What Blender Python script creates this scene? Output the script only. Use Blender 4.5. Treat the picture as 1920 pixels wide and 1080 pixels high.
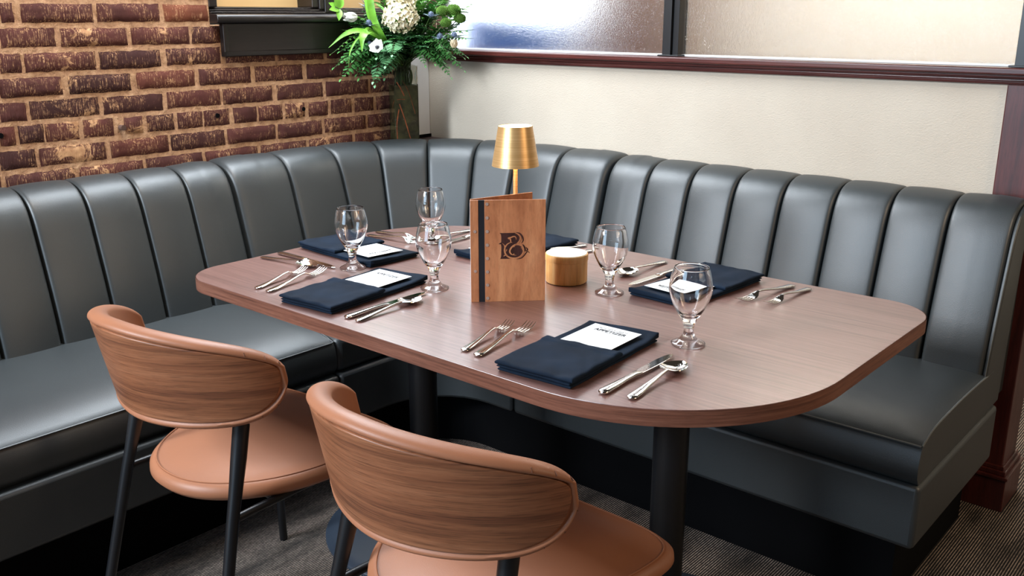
import bpy, bmesh, math, random
from mathutils import Vector, Matrix, noise
random.seed(7)
PI = math.pi
scene = bpy.context.scene
for o in list(bpy.data.objects):
    bpy.data.objects.remove(o)
COL = scene.collection

# ------------------------------------------------------------------ camera
cam = bpy.data.cameras.new('camera')
cam.sensor_width = 36.0
cam.lens = 33.25
cam.clip_start = 0.05
co = bpy.data.objects.new('camera', cam)
COL.objects.link(co)
_r = Vector((0.757172, 0.653215, -0.000998))
_d = Vector((0.181147, -0.211444, -0.960457))
_f = Vector((-0.627595, 0.72705, -0.278428))
co.matrix_world = Matrix(((_r.x, -_d.x, -_f.x, 2.86), (_r.y, -_d.y, -_f.y, -2.78), (_r.z, -_d.z, -_f.z, 1.375), (0, 0, 0, 1)))
scene.camera = co
scene.view_settings.view_transform = 'Standard'
scene.view_settings.look = 'None'
scene.view_settings.gamma = 1.0
scene.view_settings.use_curve_mapping = False
scene.view_settings.exposure = 0.0

# ------------------------------------------------------------------ world and lights
w = bpy.data.worlds.new('world')
scene.world = w
w.use_nodes = True
w.node_tree.nodes['Background'].inputs[0].default_value = (1.0, 0.84, 0.68, 1)
w.node_tree.nodes['Background'].inputs[1].default_value = 0.04

def area(name, loc, target, sx, sy, power, color):
    l = bpy.data.lights.new(name, 'AREA')
    l.shape = 'RECTANGLE'
    l.size = sx
    l.size_y = sy
    l.energy = power
    l.color = color
    o = bpy.data.objects.new(name, l)
    COL.objects.link(o)
    o.location = loc
    d = (Vector(target) - Vector(loc)).normalized()
    o.rotation_euler = d.to_track_quat('-Z', 'Y').to_euler()
    return o

area('street_window_daylight', (0.42, -4.6, 2.45), (0.9, -0.4, 0.9), 0.8, 0.8, 180, (0.84, 0.92, 1.0))
area('bench_sheen_fill', (1.05, -6.4, 1.9), (1.4, -0.4, 0.7), 2.0, 2.4, 110, (0.55, 0.77, 1.0))  # unseen extra area light, added for bluish sheen on the right bench backs
area('brick_window_daylight', (0.10, -0.66, 2.05), (1.6, -1.05, 0.75), 0.85, 1.1, 50, (0.84, 0.92, 1.0))
area('ceiling_light', (0.55, -1.2, 2.9), (0.75, -1.2, 0.0), 1.0, 1.2, 54, (0.84, 0.92, 1.0))
area('aisle_light', (5.2, -1.2, 2.5), (1.5, -0.9, 0.6), 1.6, 1.6, 18, (1.0, 0.66, 0.38))
area('bench_end_fill', (3.7, -0.7, 1.9), (2.3, -0.6, 0.4), 0.5, 0.7, 11, (1.0, 0.80, 0.58))  # no fixture here: added warm fill that brightens the right bench end
area('next_booth_light', (1.3, 1.5, 2.8), (1.3, 1.6, 0.0), 1.4, 0.8, 50, (1.0, 0.93, 0.84))

def spot(name, loc, target, power, color, angle, blend, radius):
    l = bpy.data.lights.new(name, 'SPOT')
    l.energy = power
    l.color = color
    l.spot_size = angle
    l.spot_blend = blend
    l.shadow_soft_size = radius
    o = bpy.data.objects.new(name, l)
    COL.objects.link(o)
    o.location = loc
    d = (Vector(target) - Vector(loc)).normalized()
    o.rotation_euler = d.to_track_quat('-Z', 'Y').to_euler()
    return o

spot('brick_wall_washer', (1.1, -1.9, 2.8), (0.0, -1.5, 1.05), 56, (1.0, 0.76, 0.50), math.radians(62), 0.9, 0.06)

# ------------------------------------------------------------------ material helpers
def newmat(name):
    m = bpy.data.materials.new(name)
    m.use_nodes = True
    nt = m.node_tree
    for n in list(nt.nodes):
        nt.nodes.remove(n)
    out = nt.nodes.new('ShaderNodeOutputMaterial')
    b = nt.nodes.new('ShaderNodeBsdfPrincipled')
    nt.links.new(b.outputs[0], out.inputs[0])
    return m, nt, b

def setin(n, key, v):
    n.inputs[key].default_value = v

def link(nt, a, ak, b, bk):
    nt.links.new(a.outputs[ak], b.inputs[bk])

def coords(nt, scale=(1, 1, 1), kind='Object', loc=(0, 0, 0), rot=(0, 0, 0)):
    tc = nt.nodes.new('ShaderNodeTexCoord')
    mp = nt.nodes.new('ShaderNodeMapping')
    mp.inputs['Scale'].default_value = scale
    mp.inputs['Location'].default_value = loc
    mp.inputs['Rotation'].default_value = rot
    link(nt, tc, kind, mp, 'Vector')
    return mp

def noise_n(nt, mp, scale, detail=4, rough=0.5, dist=0.0):
    n = nt.nodes.new('ShaderNodeTexNoise')
    n.inputs['Scale'].default_value = scale
    n.inputs['Detail'].default_value = detail
    n.inputs['Roughness'].default_value = rough
    n.inputs['Distortion'].default_value = dist
    link(nt, mp, 0, n, 'Vector')
    return n

def ramp(nt, src, out, stops):
    r = nt.nodes.new('ShaderNodeValToRGB')
    e = r.color_ramp.elements
    while len(e) < len(stops):
        e.new(0.5)
    for i, (p, c) in enumerate(stops):
        e[i].position = p
        e[i].color = (c[0], c[1], c[2], 1) if hasattr(c, '__len__') else (c, c, c, 1)
    nt.links.new(src.outputs[out], r.inputs[0])
    return r

def mixc(nt, fac, a, b, mode='MIX'):
    m = nt.nodes.new('ShaderNodeMix')
    m.data_type = 'RGBA'
    m.blend_type = mode
    for sock, v in ((m.inputs[0], fac), (m.inputs[6], a), (m.inputs[7], b)):
        if isinstance(v, tuple) and hasattr(v[0], 'outputs'):
            nt.links.new(v[0].outputs[v[1]], sock)
        elif hasattr(v, '__len__'):
            sock.default_value = (v[0], v[1], v[2], 1)
        else:
            sock.default_value = v
    return m

def bump(nt, b, src, out, strength, dist):
    bp = nt.nodes.new('ShaderNodeBump')
    bp.inputs['Strength'].default_value = strength
    bp.inputs['Distance'].default_value = dist
    nt.links.new(src.outputs[out], bp.inputs['Height'])
    nt.links.new(bp.outputs[0], b.inputs['Normal'])
    return bp

def srgb(r, g, b):
    f = lambda c: c / 12.92 if c <= 0.04045 else ((c + 0.055) / 1.055) ** 2.4
    return (f(r / 255), f(g / 255), f(b / 255))

def plain(name, col, rough=0.5, metal=0.0, spec=0.5, var=0.12, vscale=6.0):
    m, nt, b = newmat(name)
    mp = coords(nt)
    n = noise_n(nt, mp, vscale, 3)
    c0 = tuple(c * (1 - var) for c in col)
    c1 = tuple(min(1, c * (1 + var)) for c in col)
    r = ramp(nt, n, 'Fac', [(0.3, c0), (0.7, c1)])
    link(nt, r, 0, b, 'Base Color')
    setin(b, 'Roughness', rough)
    setin(b, 'Metallic', metal)
    setin(b, 'Specular IOR Level', spec)
    return m

def leather(name, col, rough=0.42, spec=0.5, grain=420, bstr=0.25, var=0.12):
    m, nt, b = newmat(name)
    mp = coords(nt)
    n = noise_n(nt, mp, 5.0, 4)
    r = ramp(nt, n, 'Fac', [(0.3, tuple(c * (1 - var) for c in col)), (0.7, tuple(c * (1 + var) for c in col))])
    link(nt, r, 0, b, 'Base Color')
    v = nt.nodes.new('ShaderNodeTexVoronoi')
    v.inputs['Scale'].default_value = grain
    link(nt, mp, 0, v, 'Vector')
    n2 = noise_n(nt, mp, 14.0, 3)
    ad = nt.nodes.new('ShaderNodeMath')
    ad.operation = 'MULTIPLY_ADD'
    link(nt, n2, 'Fac', ad, 0)
    ad.inputs[1].default_value = 2.2
    link(nt, v, 'Distance', ad, 2)
    bump(nt, b, ad, 0, bstr, 0.002)
    setin(b, 'Roughness', rough)
    setin(b, 'Specular IOR Level', spec)
    return m

def wood(name, dark, mid, light, stretch, rough=0.35, fine=1.0, spec=0.5, bstr=0.05, rot=(0, 0, 0), streak=0.55):
    """stretch = mapping scale, small along the grain"""
    m, nt, b = newmat(name)
    mp = coords(nt, stretch, rot=rot)
    n1 = noise_n(nt, mp, 1.0, 5, 0.62, 0.3)
    mp2 = coords(nt, tuple(s * 6.5 * fine for s in stretch), rot=rot)
    n2 = noise_n(nt, mp2, 1.0, 3, 0.7)
    r1 = ramp(nt, n1, 'Fac', [(0.30, dark), (0.5, mid), (0.72, light)])
    r2 = ramp(nt, n2, 'Fac', [(0.36, 0.50), (0.52, 1.0)])
    mx = mixc(nt, streak, (r1, 0), (r2, 0), 'MULTIPLY')
    link(nt, mx, 2, b, 'Base Color')
    rr = ramp(nt, n2, 'Fac', [(0.3, rough + 0.08), (0.7, rough)])
    link(nt, rr, 0, b, 'Roughness')
    setin(b, 'Specular IOR Level', spec)
    bump(nt, b, n2, 'Fac', bstr, 0.001)
    return m

M = {}
M['banq'] = leather('grey_green_leather', (0.020, 0.0255, 0.0275), 0.47, 1.0, 620, 0.12)
M['tan'] = leather('tan_leather', srgb(158, 104, 75), 0.46, 0.4, 700, 0.07, 0.06)
M['black'] = plain('black_powder_coat', (0.006, 0.0065, 0.008), 0.36)
M['toe'] = plain('black_toe_kick', (0.0025, 0.0025, 0.003), 0.8, 0.0, 0.08)
M['disc'] = plain('black_base_metal', (0.030, 0.042, 0.062), 0.40)
M['table'] = wood('walnut_laminate', srgb(99, 68, 61), srgb(121, 86, 78), srgb(136, 100, 92), (2.2, 120, 120), 0.30, 1.3, 0.5, 0.02, streak=0.45)
_tb = M['table'].node_tree.nodes['Principled BSDF']
_tb.inputs['Coat Weight'].default_value = 0.6
_tb.inputs['Coat Roughness'].default_value = 0.2
_tb.inputs['Specular IOR Level'].default_value = 0.8
M['edge'] = wood('walnut_edge_band', srgb(88, 54, 42), srgb(118, 76, 60), srgb(138, 94, 76), (5, 5, 190), 0.42, 1.0, 0.4, 0.04)
M['shell'] = wood('walnut_veneer', srgb(112, 68, 46), srgb(136, 86, 58), srgb(158, 105, 74), (1.6, 1.6, 62), 0.38, 1.25, 0.4, 0.03, streak=0.85)
M['tanseam'] = plain('tan_leather_seam', srgb(104, 62, 42), 0.7)
M['cherry'] = wood('dark_cherry_wood', srgb(50, 18, 16), srgb(74, 30, 27), srgb(92, 42, 37), (40, 40, 3), 0.32, 1.2, 0.5, 0.03)
M['cherry_h'] = wood('dark_cherry_rail', srgb(52, 20, 17), srgb(78, 34, 30), srgb(98, 48, 42), (3, 60, 60), 0.28, 1.2, 0.5, 0.03)
M['sill'] = wood('dark_sill_paint', srgb(16, 12, 11), srgb(26, 19, 17), srgb(36, 27, 24), (60, 3, 60), 0.30, 1.0, 0.6, 0.03)
M['ledge'] = wood('dark_ledge_wood', srgb(48, 30, 28), srgb(66, 44, 42), srgb(82, 58, 56), (8, 30, 30), 0.30)
M['menu'] = wood('stained_birch_ply', srgb(148, 90, 58), srgb(178, 116, 78), srgb(200, 140, 98), (24, 24, 5), 0.42, 1.6, 0.4, 0.02, streak=0.28)
M['burn'] = wood('laser_burned_wood', srgb(46, 26, 22), srgb(62, 36, 32), srgb(78, 46, 42), (60, 60, 6), 0.6, 1.2, 0.2)
M['bamboo'] = wood('bamboo', srgb(198, 142, 80), srgb(226, 174, 108), srgb(240, 200, 140), (70, 70, 4), 0.38, 1.0, 0.4, 0.02, streak=0.3)
M['white'] = plain('white_lid_glare', (0.86, 0.84, 0.78), 0.25, var=0.03)  # blown-out glare on the bamboo lid, put into the colour
M['paper'] = plain('white_card', (0.84, 0.84, 0.83), 0.75, var=0.03)
M['ink'] = plain('black_ink', (0.012, 0.012, 0.016), 0.7)
M['greyink'] = plain('grey_ink', (0.42, 0.42, 0.43), 0.7)
M['rivet'] = plain('nickel_rivet', (0.50, 0.38, 0.32), 0.35, 0.4)
M['steel'] = plain('stainless_steel', (0.72, 0.69, 0.66), 0.13, 1.0, var=0.04, vscale=25)
M['steel2'] = plain('polished_steel', (0.78, 0.77, 0.75), 0.07, 1.0, var=0.02, vscale=25)
M['rust'] = plain('rusty_iron', srgb(84, 60, 50), 0.7)
M['hinge'] = plain('black_leatherette', (0.006, 0.008, 0.012), 0.5)

def _brass():
    m, nt, b = newmat('brushed_gold')
    mp = coords(nt, (3, 3, 260))
    n = noise_n(nt, mp, 1.0, 3)
    r = ramp(nt, n, 'Fac', [(0.3, srgb(214, 168, 108)), (0.7, srgb(236, 196, 138))])
    link(nt, r, 0, b, 'Base Color')
    setin(b, 'Metallic', 0.6)
    setin(b, 'Roughness', 0.33)
    return m
M['gold'] = _brass()

def _glow(name, col, st):
    m, nt, b = newmat(name)
    setin(b, 'Base Color', (*col, 1))
    setin(b, 'Emission Color', (*col, 1))
    setin(b, 'Emission Strength', st)
    return m
M['glow'] = _glow('lamp_diffuser', (1.0, 0.86, 0.62), 5.0)

def _glass(name, rough, ior, tint=(1, 1, 1)):
    m, nt, b = newmat(name)
    setin(b, 'Base Color', (*tint, 1))
    setin(b, 'Transmission Weight', 1.0)
    setin(b, 'Roughness', rough)
    setin(b, 'IOR', ior)
    return m, nt, b
M['glass'] = _glass('clear_glass', 0.0, 1.5)[0]
M['vase'] = _glass('vase_glass', 0.0, 1.45, (0.90, 0.95, 0.90))[0]

def _pebble():
    m, nt, b = _glass('pebbled_glass', 0.06, 1.45)
    mp = coords(nt)
    n = noise_n(nt, mp, 210, 2, 0.5)
    n2 = noise_n(nt, mp, 620, 2, 0.6)
    ad = nt.nodes.new('ShaderNodeMath')
    ad.operation = 'ADD'
    link(nt, n, 'Fac', ad, 0)
    link(nt, n2, 'Fac', ad, 1)
    bump(nt, b, ad, 0, 0.30, 0.0018)
    return m
M['pebble'] = _pebble()

def _napkin():
    m, nt, b = newmat('navy_cotton')
    mp = coords(nt)
    n = noise_n(nt, mp, 16, 4)
    r = ramp(nt, n, 'Fac', [(0.3, srgb(10, 21, 34)), (0.7, srgb(18, 33, 50))])
    link(nt, r, 0, b, 'Base Color')
    setin(b, 'Roughness', 0.85)
    setin(b, 'Specular IOR Level', 0.15)
    n2 = noise_n(nt, mp, 900, 2)
    bump(nt, b, n2, 'Fac', 0.35, 0.001)
    return m
M['navy'] = _napkin()

def _plaster():
    m, nt, b = newmat('cream_plaster')
    mp = coords(nt)
    n = noise_n(nt, mp, 3.0, 4)
    r = ramp(nt, n, 'Fac', [(0.3, srgb(190, 177, 160)), (0.7, srgb(199, 187, 170))])
    link(nt, r, 0, b, 'Base Color')
    setin(b, 'Roughness', 0.8)
    mp2 = coords(nt, (1, 1, 1.6), rot=(0, 0.5, 0))
    n2 = noise_n(nt, mp2, 150, 5, 0.65, 0.6)
    bump(nt, b, n2, 'Fac', 0.5, 0.004)
    return m
M['plaster'] = _plaster()
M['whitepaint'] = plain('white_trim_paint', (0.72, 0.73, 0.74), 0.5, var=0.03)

def _brick():
    m, nt, b = newmat('old_red_brick')
    at = nt.nodes.new('ShaderNodeAttribute')
    at.attribute_name = 'tone'
    mp = coords(nt)
    n = noise_n(nt, mp, 9, 5, 0.6)
    rb = ramp(nt, at, 'Fac', [(0.0, srgb(60, 36, 34)), (0.45, srgb(88, 50, 45)), (0.8, srgb(98, 54, 47)), (1.0, srgb(134, 76, 54))])
    dk = ramp(nt, n, 'Fac', [(0.32, 0.52), (0.62, 1.0)])
    c1 = mixc(nt, 0.75, (rb, 0), (dk, 0), 'MULTIPLY')
    # wire-cut striation, streaks of lime running down the face
    mps = coords(nt, (420, 420, 26))
    ns = noise_n(nt, mps, 1.0, 2, 0.5)
    mpb = coords(nt, (1, 1, 1))
    nb = noise_n(nt, mpb, 13, 5, 0.7, 0.8)
    nlow = noise_n(nt, mpb, 4.5, 2, 0.5)
    nb0 = nb
    nb = nt.nodes.new('ShaderNodeMath')
    nb.operation = 'MULTIPLY_ADD'
    link(nt, nlow, 'Fac', nb, 0)
    nb.inputs[1].default_value = 0.55
    sub = nt.nodes.new('ShaderNodeMath')
    sub.operation = 'SUBTRACT'
    link(nt, nb0, 'Fac', sub, 0)
    sub.inputs[1].default_value = 0.275
    link(nt, sub, 0, nb, 2)
    nsp = noise_n(nt, mpb, 120, 3, 0.7)
    # streak mask = striation AND patch
    r1 = ramp(nt, ns, 'Fac', [(0.50, 0.0), (0.60, 1.0)])
    r2 = ramp(nt, nb, 0, [(0.40, 0.0), (0.54, 1.0)])
    r4 = ramp(nt, nsp, 'Fac', [(0.40, 0.0), (0.60, 1.0)])
    mul = nt.nodes.new('ShaderNodeMath')
    mul.operation = 'MULTIPLY'
    link(nt, r1, 0, mul, 0)
    link(nt, r2, 0, mul, 1)
    mul2 = nt.nodes.new('ShaderNodeMath')
    mul2.operation = 'MULTIPLY'
    link(nt, mul, 0, mul2, 0)
    link(nt, r4, 0, mul2, 1)
    # solid smears
    r3 = ramp(nt, nb, 0, [(0.63, 0.0), (0.67, 1.0)])
    mxm = nt.nodes.new('ShaderNodeMath')
    mxm.operation = 'MAXIMUM'
    link(nt, mul2, 0, mxm, 0)
    link(nt, r3, 0, mxm, 1)
    nm = noise_n(nt, mpb, 60, 4)
    mort = ramp(nt, nm, 'Fac', [(0.3, srgb(170, 124, 88)), (0.7, srgb(214, 168, 124))])
    c2 = mixc(nt, (mxm, 0), (c1, 2), (mort, 0))
    link(nt, c2, 2, b, 'Base Color')
    setin(b, 'Roughness', 0.85)
    setin(b, 'Specular IOR Level', 0.25)
    ad = nt.nodes.new('ShaderNodeMath')
    ad.operation = 'ADD'
    link(nt, ns, 'Fac', ad, 0)
    link(nt, n, 'Fac', ad, 1)
    bump(nt, b, ad, 0, 0.55, 0.006)
    return m
M['brick'] = _brick()

def _mortar():
    m, nt, b = newmat('sandy_mortar')
    mp = coords(nt)
    n = noise_n(nt, mp, 40, 6, 0.7)
    r = ramp(nt, n, 'Fac', [(0.28, srgb(150, 108, 80)), (0.5, srgb(204, 158, 120)), (0.75, srgb(232, 192, 152))])
    link(nt, r, 0, b, 'Base Color')
    setin(b, 'Roughness', 0.92)
    bump(nt, b, n, 'Fac', 0.9, 0.012)
    return m
M['mortar'] = _mortar()

def _carpet():
    m, nt, b = newmat('striped_loop_carpet')
    tc = nt.nodes.new('ShaderNodeTexCoord')
    wv = nt.nodes.new('ShaderNodeTexWave')
    wv.wave_type = 'BANDS'
    wv.bands_direction = 'X'
    wv.inputs['Scale'].default_value = 48.0
    wv.inputs['Distortion'].default_value = 0.5
    wv.inputs['Detail'].default_value = 2
    wv.inputs['Detail Scale'].default_value = 4
    link(nt, tc, 'Object', wv, 'Vector')
    mp = coords(nt, (11, 3.2, 1))
    n = noise_n(nt, mp, 1.0, 5, 0.65)
    mp2 = coords(nt, (240, 90, 1))
    n2 = noise_n(nt, mp2, 1.0, 2)
    ln = ramp(nt, wv, 'Fac', [(0.40, srgb(26, 24, 25)), (0.80, srgb(190, 170, 154))])
    pt = ramp(nt, n, 'Fac', [(0.34, 0.22), (0.56, 1.0)])
    ft = ramp(nt, n2, 'Fac', [(0.35, 0.35), (0.6, 1.0)])
    c1 = mixc(nt, 1.0, (ln, 0), (pt, 0), 'MULTIPLY')
    c2 = mixc(nt, 0.85, (c1, 2), (ft, 0), 'MULTIPLY')
    link(nt, c2, 2, b, 'Base Color')
    setin(b, 'Roughness', 0.95)
    bump(nt, b, wv, 'Fac', 0.6, 0.004)
    return m
M['carpet'] = _carpet()

def leafmat(name, col, var=0.3, rough=0.4, scale=40):
    m, nt, b = newmat(name)
    mp = coords(nt)
    n = noise_n(nt, mp, scale, 3)
    r = ramp(nt, n, 'Fac', [(0.3, tuple(c * (1 - var) for c in col)), (0.7, tuple(c * (1 + var) for c in col))])
    link(nt, r, 0, b, 'Base Color')
    setin(b, 'Roughness', rough)
    setin(b, 'Subsurface Weight', 0.0)
    return m
M['fern'] = leafmat('fern_green', (0.075, 0.25, 0.06))
M['fern2'] = leafmat('blue_green_leaf', (0.11, 0.29, 0.12))
M['lime'] = leafmat('lime_leaf', (0.16, 0.40, 0.035))
M['midg'] = leafmat('mid_green_leaf', (0.15, 0.38, 0.07))
M['moss'] = leafmat('moss_green_bloom', (0.10, 0.21, 0.025), 0.5, 0.9, 300)
M['cream'] = leafmat('cream_petal', (0.86, 0.78, 0.58), 0.14, 0.6, 60)
M['petal'] = leafmat('white_petal', (0.82, 0.82, 0.76), 0.08, 0.5, 30)
M['peach'] = leafmat('peach_petal', (0.80, 0.66, 0.44), 0.12, 0.5, 30)
M['thistle'] = leafmat('blue_thistle', (0.085, 0.11, 0.17), 0.35, 0.6, 200)
M['bract'] = leafmat('silver_blue_bract', (0.30, 0.36, 0.44), 0.3, 0.5, 100)
M['darkc'] = leafmat('dark_flower_centre', (0.012, 0.010, 0.018), 0.3, 0.6, 100)
M['twig'] = leafmat('red_brown_twig', (0.30, 0.075, 0.025), 0.4, 0.5, 60)
M['stem'] = leafmat('green_stem', (0.06, 0.11, 0.03), 0.3, 0.5, 60)
M['lining'] = leafmat('dark_leaf_in_water', (0.060, 0.058, 0.022), 0.8, 0.4, 30)

def _tanpane():
    m, nt, b = newmat('tan_shaded_pane')
    mp = coords(nt)
    n = noise_n(nt, mp, 3, 2)
    r = ramp(nt, n, 'Fac', [(0.3, srgb(196, 158, 108)), (0.7, srgb(212, 176, 124))])
    link(nt, r, 0, b, 'Base Color')
    setin(b, 'Roughness', 0.3)
    link(nt, r, 0, b, 'Emission Color')
    setin(b, 'Emission Strength', 0.35)
    return m
M['tanpane'] = _tanpane()
M['sky'] = _glow('bright_daylight_pane', (0.86, 0.94, 1.0), 3.5)
M['blue'] = plain('blue_paint', srgb(50, 104, 190), 0.6)
M['brown'] = plain('brown_wall_paint', srgb(98, 66, 56), 0.8)
M['farcream'] = plain('far_cream_paint', srgb(222, 210, 188), 0.85, var=0.04)
M['thread'] = plain('pale_thread', (0.10, 0.105, 0.10), 0.7)
M['tanthread'] = plain('tan_thread', srgb(214, 160, 122), 0.7)

# ------------------------------------------------------------------ mesh helpers
class MB:
    def __init__(s):
        s.v = []
        s.f = []
    def add(s, verts, faces):
        o = len(s.v)
        s.v += [tuple(p) for p in verts]
        s.f += [tuple(i + o for i in f) for f in faces]
    def box(s, x0, x1, y0, y1, z0, z1):
        s.add([(x0, y0, z0), (x1, y0, z0), (x1, y1, z0), (x0, y1, z0), (x0, y0, z1), (x1, y0, z1), (x1, y1, z1), (x0, y1, z1)],
              [(0, 3, 2, 1), (4, 5, 6, 7), (0, 1, 5, 4), (1, 2, 6, 5), (2, 3, 7, 6), (3, 0, 4, 7)])
    def prism(s, poly, z0, z1):
        n = len(poly)
        s.add([(p[0], p[1], z0) for p in poly] + [(p[0], p[1], z1) for p in poly],
              [tuple(range(n - 1, -1, -1)), tuple(range(n, 2 * n))] + [(i, (i + 1) % n, n + (i + 1) % n, n + i) for i in range(n)])
    def lathe(s, prof, n=40, c=(0, 0, 0), closed=False):
        vs = []
        fs = []
        m = len(prof)
        for k in range(n):
            a = 2 * PI * k / n
            for (r, z) in prof:
                vs.append((c[0] + r * math.cos(a), c[1] + r * math.sin(a), c[2] + z))
        for k in range(n):
            k2 = (k + 1) % n
            for i in range(m - 1 if not closed else m):
                j = (i + 1) % m
                fs.append((k * m + i, k2 * m + i, k2 * m + j, k * m + j))
        s.add(vs, fs)
    def tube(s, path, rad, n=10, caps=True):
        path = [Vector(p) for p in path]
        m = len(path)
        if not hasattr(rad, '__len__'):
            rad = [rad] * m
        t0 = (path[1] - path[0]).normalized()
        up = Vector((0, 0, 1)) if abs(t0.z) < 0.9 else Vector((1, 0, 0))
        nrm = (up - t0 * up.dot(t0)).normalized()
        vs = []
        for i, p in enumerate(path):
            t = (path[min(i + 1, m - 1)] - path[max(i - 1, 0)]).normalized()
            nrm = (nrm - t * nrm.dot(t)).normalized()
            bi = t.cross(nrm)
            for k in range(n):
                a = 2 * PI * k / n
                vs.append(p + (nrm * math.cos(a) + bi * math.sin(a)) * rad[i])
        fs = []
        for i in range(m - 1):
            for k in range(n):
                k2 = (k + 1) % n
                fs.append((i * n + k, i * n + k2, (i + 1) * n + k2, (i + 1) * n + k))
        if caps:
            fs.append(tuple(range(n - 1, -1, -1)))
            fs.append(tuple((m - 1) * n + k for k in range(n)))
        s.add(vs, fs)
    def loft(s, secs, closed=True, caps=True):
        n = len(secs[0])
        vs = [p for c in secs for p in c]
        fs = []
        for i in range(len(secs) - 1):
            for k in range(n if closed else n - 1):
                k2 = (k + 1) % n
                fs.append((i * n + k, i * n + k2, (i + 1) * n + k2, (i + 1) * n + k))
        if caps and closed:
            fs.append(tuple(range(n - 1, -1, -1)))
            fs.append(tuple((len(secs) - 1) * n + k for k in range(n)))
        s.add(vs, fs)
    def build(s, name, mat, parent=None, smooth=True, bevel=0, seg=2, subsurf=0, world=False, angle=40):
        me = bpy.data.meshes.new(name)
        vs = s.v
        if world and parent is not None:
            L = parent.location
            if parent.parent:
                L = L + parent.parent.location
            vs = [(a - L.x, b - L.y, c - L.z) for a, b, c in vs]
        me.from_pydata(vs, [], s.f)
        bm = bmesh.new()
        bm.from_mesh(me)
        bmesh.ops.remove_doubles(bm, verts=bm.verts, dist=1e-6)
        bmesh.ops.recalc_face_normals(bm, faces=bm.faces)
        bm.to_mesh(me)
        bm.free()
        me.materials.append(mat)
        o = bpy.data.objects.new(name, me)
        COL.objects.link(o)
        if parent is not None:
            o.parent = parent
        if smooth:
            for p in me.polygons:
                p.use_smooth = True
            try:
                me.set_sharp_from_angle(angle=math.radians(angle))
            except Exception:
                pass
        if bevel:
            md = o.modifiers.new('bevel', 'BEVEL')
            md.width = bevel
            md.segments = seg
            md.limit_method = 'ANGLE'
            md.angle_limit = math.radians(35)
        if subsurf:
            md = o.modifiers.new('subsurf', 'SUBSURF')
            md.levels = subsurf
            md.render_levels = subsurf
        return o

def tag(o, label, cat, group=None, kind=None):
    o['label'] = label
    o['category'] = cat
    if group:
        o['group'] = group
    if kind:
        o['kind'] = kind
    return o

def empty(name, loc=(0, 0, 0), rz=0.0, label=None, cat=None, group=None):
    o = bpy.data.objects.new(name, None)
    o.empty_display_size = 0.05
    COL.objects.link(o)
    o.location = loc
    o.rotation_euler = (0, 0, rz)
    if label:
        tag(o, label, cat, group)
    return o

def struct(o, label, cat):
    return tag(o, label, cat, kind='structure')

def copy_tree(o, parent=None):
    c = o.copy()
    COL.objects.link(c)
    if parent is not None:
        c.parent = parent
    for ch in o.children:
        copy_tree(ch, c)
    return c

def lerp(a, b, t):
    return a + (b - a) * t

def spline(pts, n):
    """Catmull-Rom through tuples"""
    P = [Vector(p) for p in pts]
    P = [P[0] * 2 - P[1]] + P + [P[-1] * 2 - P[-2]]
    out = []
    segs = len(P) - 3
    for i in range(segs):
        for k in range(n):
            t = k / n
            a, b, c, d = P[i], P[i + 1], P[i + 2], P[i + 3]
            out.append(0.5 * ((2 * b) + (c - a) * t + (2 * a - 5 * b + 4 * c - d) * t * t + (3 * b - a - 3 * c + d) * t ** 3))
    out.append(P[-2].copy())
    return out

def interp(tab, x):
    if x <= tab[0][0]:
        return tab[0][1]
    for (a, va), (b, vb) in zip(tab, tab[1:]):
        if x <= b:
            t = (x - a) / (b - a)
            t = t * t * (3 - 2 * t)
            return va + (vb - va) * t
    return tab[-1][1]

# ================================================================== SETTING
b = MB()
b.box(-0.2, 7.0, -7.0, 4.0, -0.05, 0.0)
struct(b.build('floor', M['carpet'], smooth=False), 'dark grey and brown striped carpet', 'floor')

# brick wall: mortar bed with every brick as relief in one mesh
b = MB()
b.box(-0.25, 0.0, -7.0, -0.12, 0.0, 1.338)
b.box(-0.25, 0.0, -7.0, -0.985, 1.338, 2.95)
b.box(-0.25, 0.0, -0.985, -0.12, 2.6, 2.95)
wl = b.build('wall_left', M['mortar'], smooth=False)
struct(wl, 'weathered red brick wall with sandy mortar', 'wall')
ROWS = {1.3795: [(-1.639, -1.604), (-1.584, -1.376), (-1.363, -1.162), (-1.147, -0.99)],
        1.3105: [(-1.65, -1.497), (-1.481, -1.277), (-1.262, -1.065), (-1.055, -0.953)],
        1.242: [(-1.66, -1.602), (-1.592, -1.384), (-1.372, -1.172), (-1.153, -0.956), (-0.936, -0.74), (-0.728, -0.525)],
        1.174: [(-1.67, -1.494), (-1.476, -1.281), (-1.261, -1.059), (-1.043, -0.844), (-0.826, -0.626), (-0.606, -0.412)],
        1.107: [(-1.679, -1.606), (-1.596, -1.392), (-1.378, -1.181), (-1.165, -0.97), (-0.96, -0.762), (-0.74, -0.538)],
        1.040: [(-1.689, -1.646), (-1.636, -1.565), (-1.56, -1.462), (-1.448, -1.353), (-1.318, -1.256), (-1.241, -1.148), (-1.135, -1.044), (-1.038, -0.942), (-0.925, -0.832), (-0.824, -0.723), (-0.711, -0.625), (-0.609, -0.519)],
        0.9715: [(-1.7, -1.598), (-1.588, -1.385), (-1.371, -1.175), (-1.166, -0.966), (-0.956, -0.759), (-0.748, -0.552)]}
bm = bmesh.new()
tone = bm.loops.layers.float_color.new('tone')
rng = random.Random(3)
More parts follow.
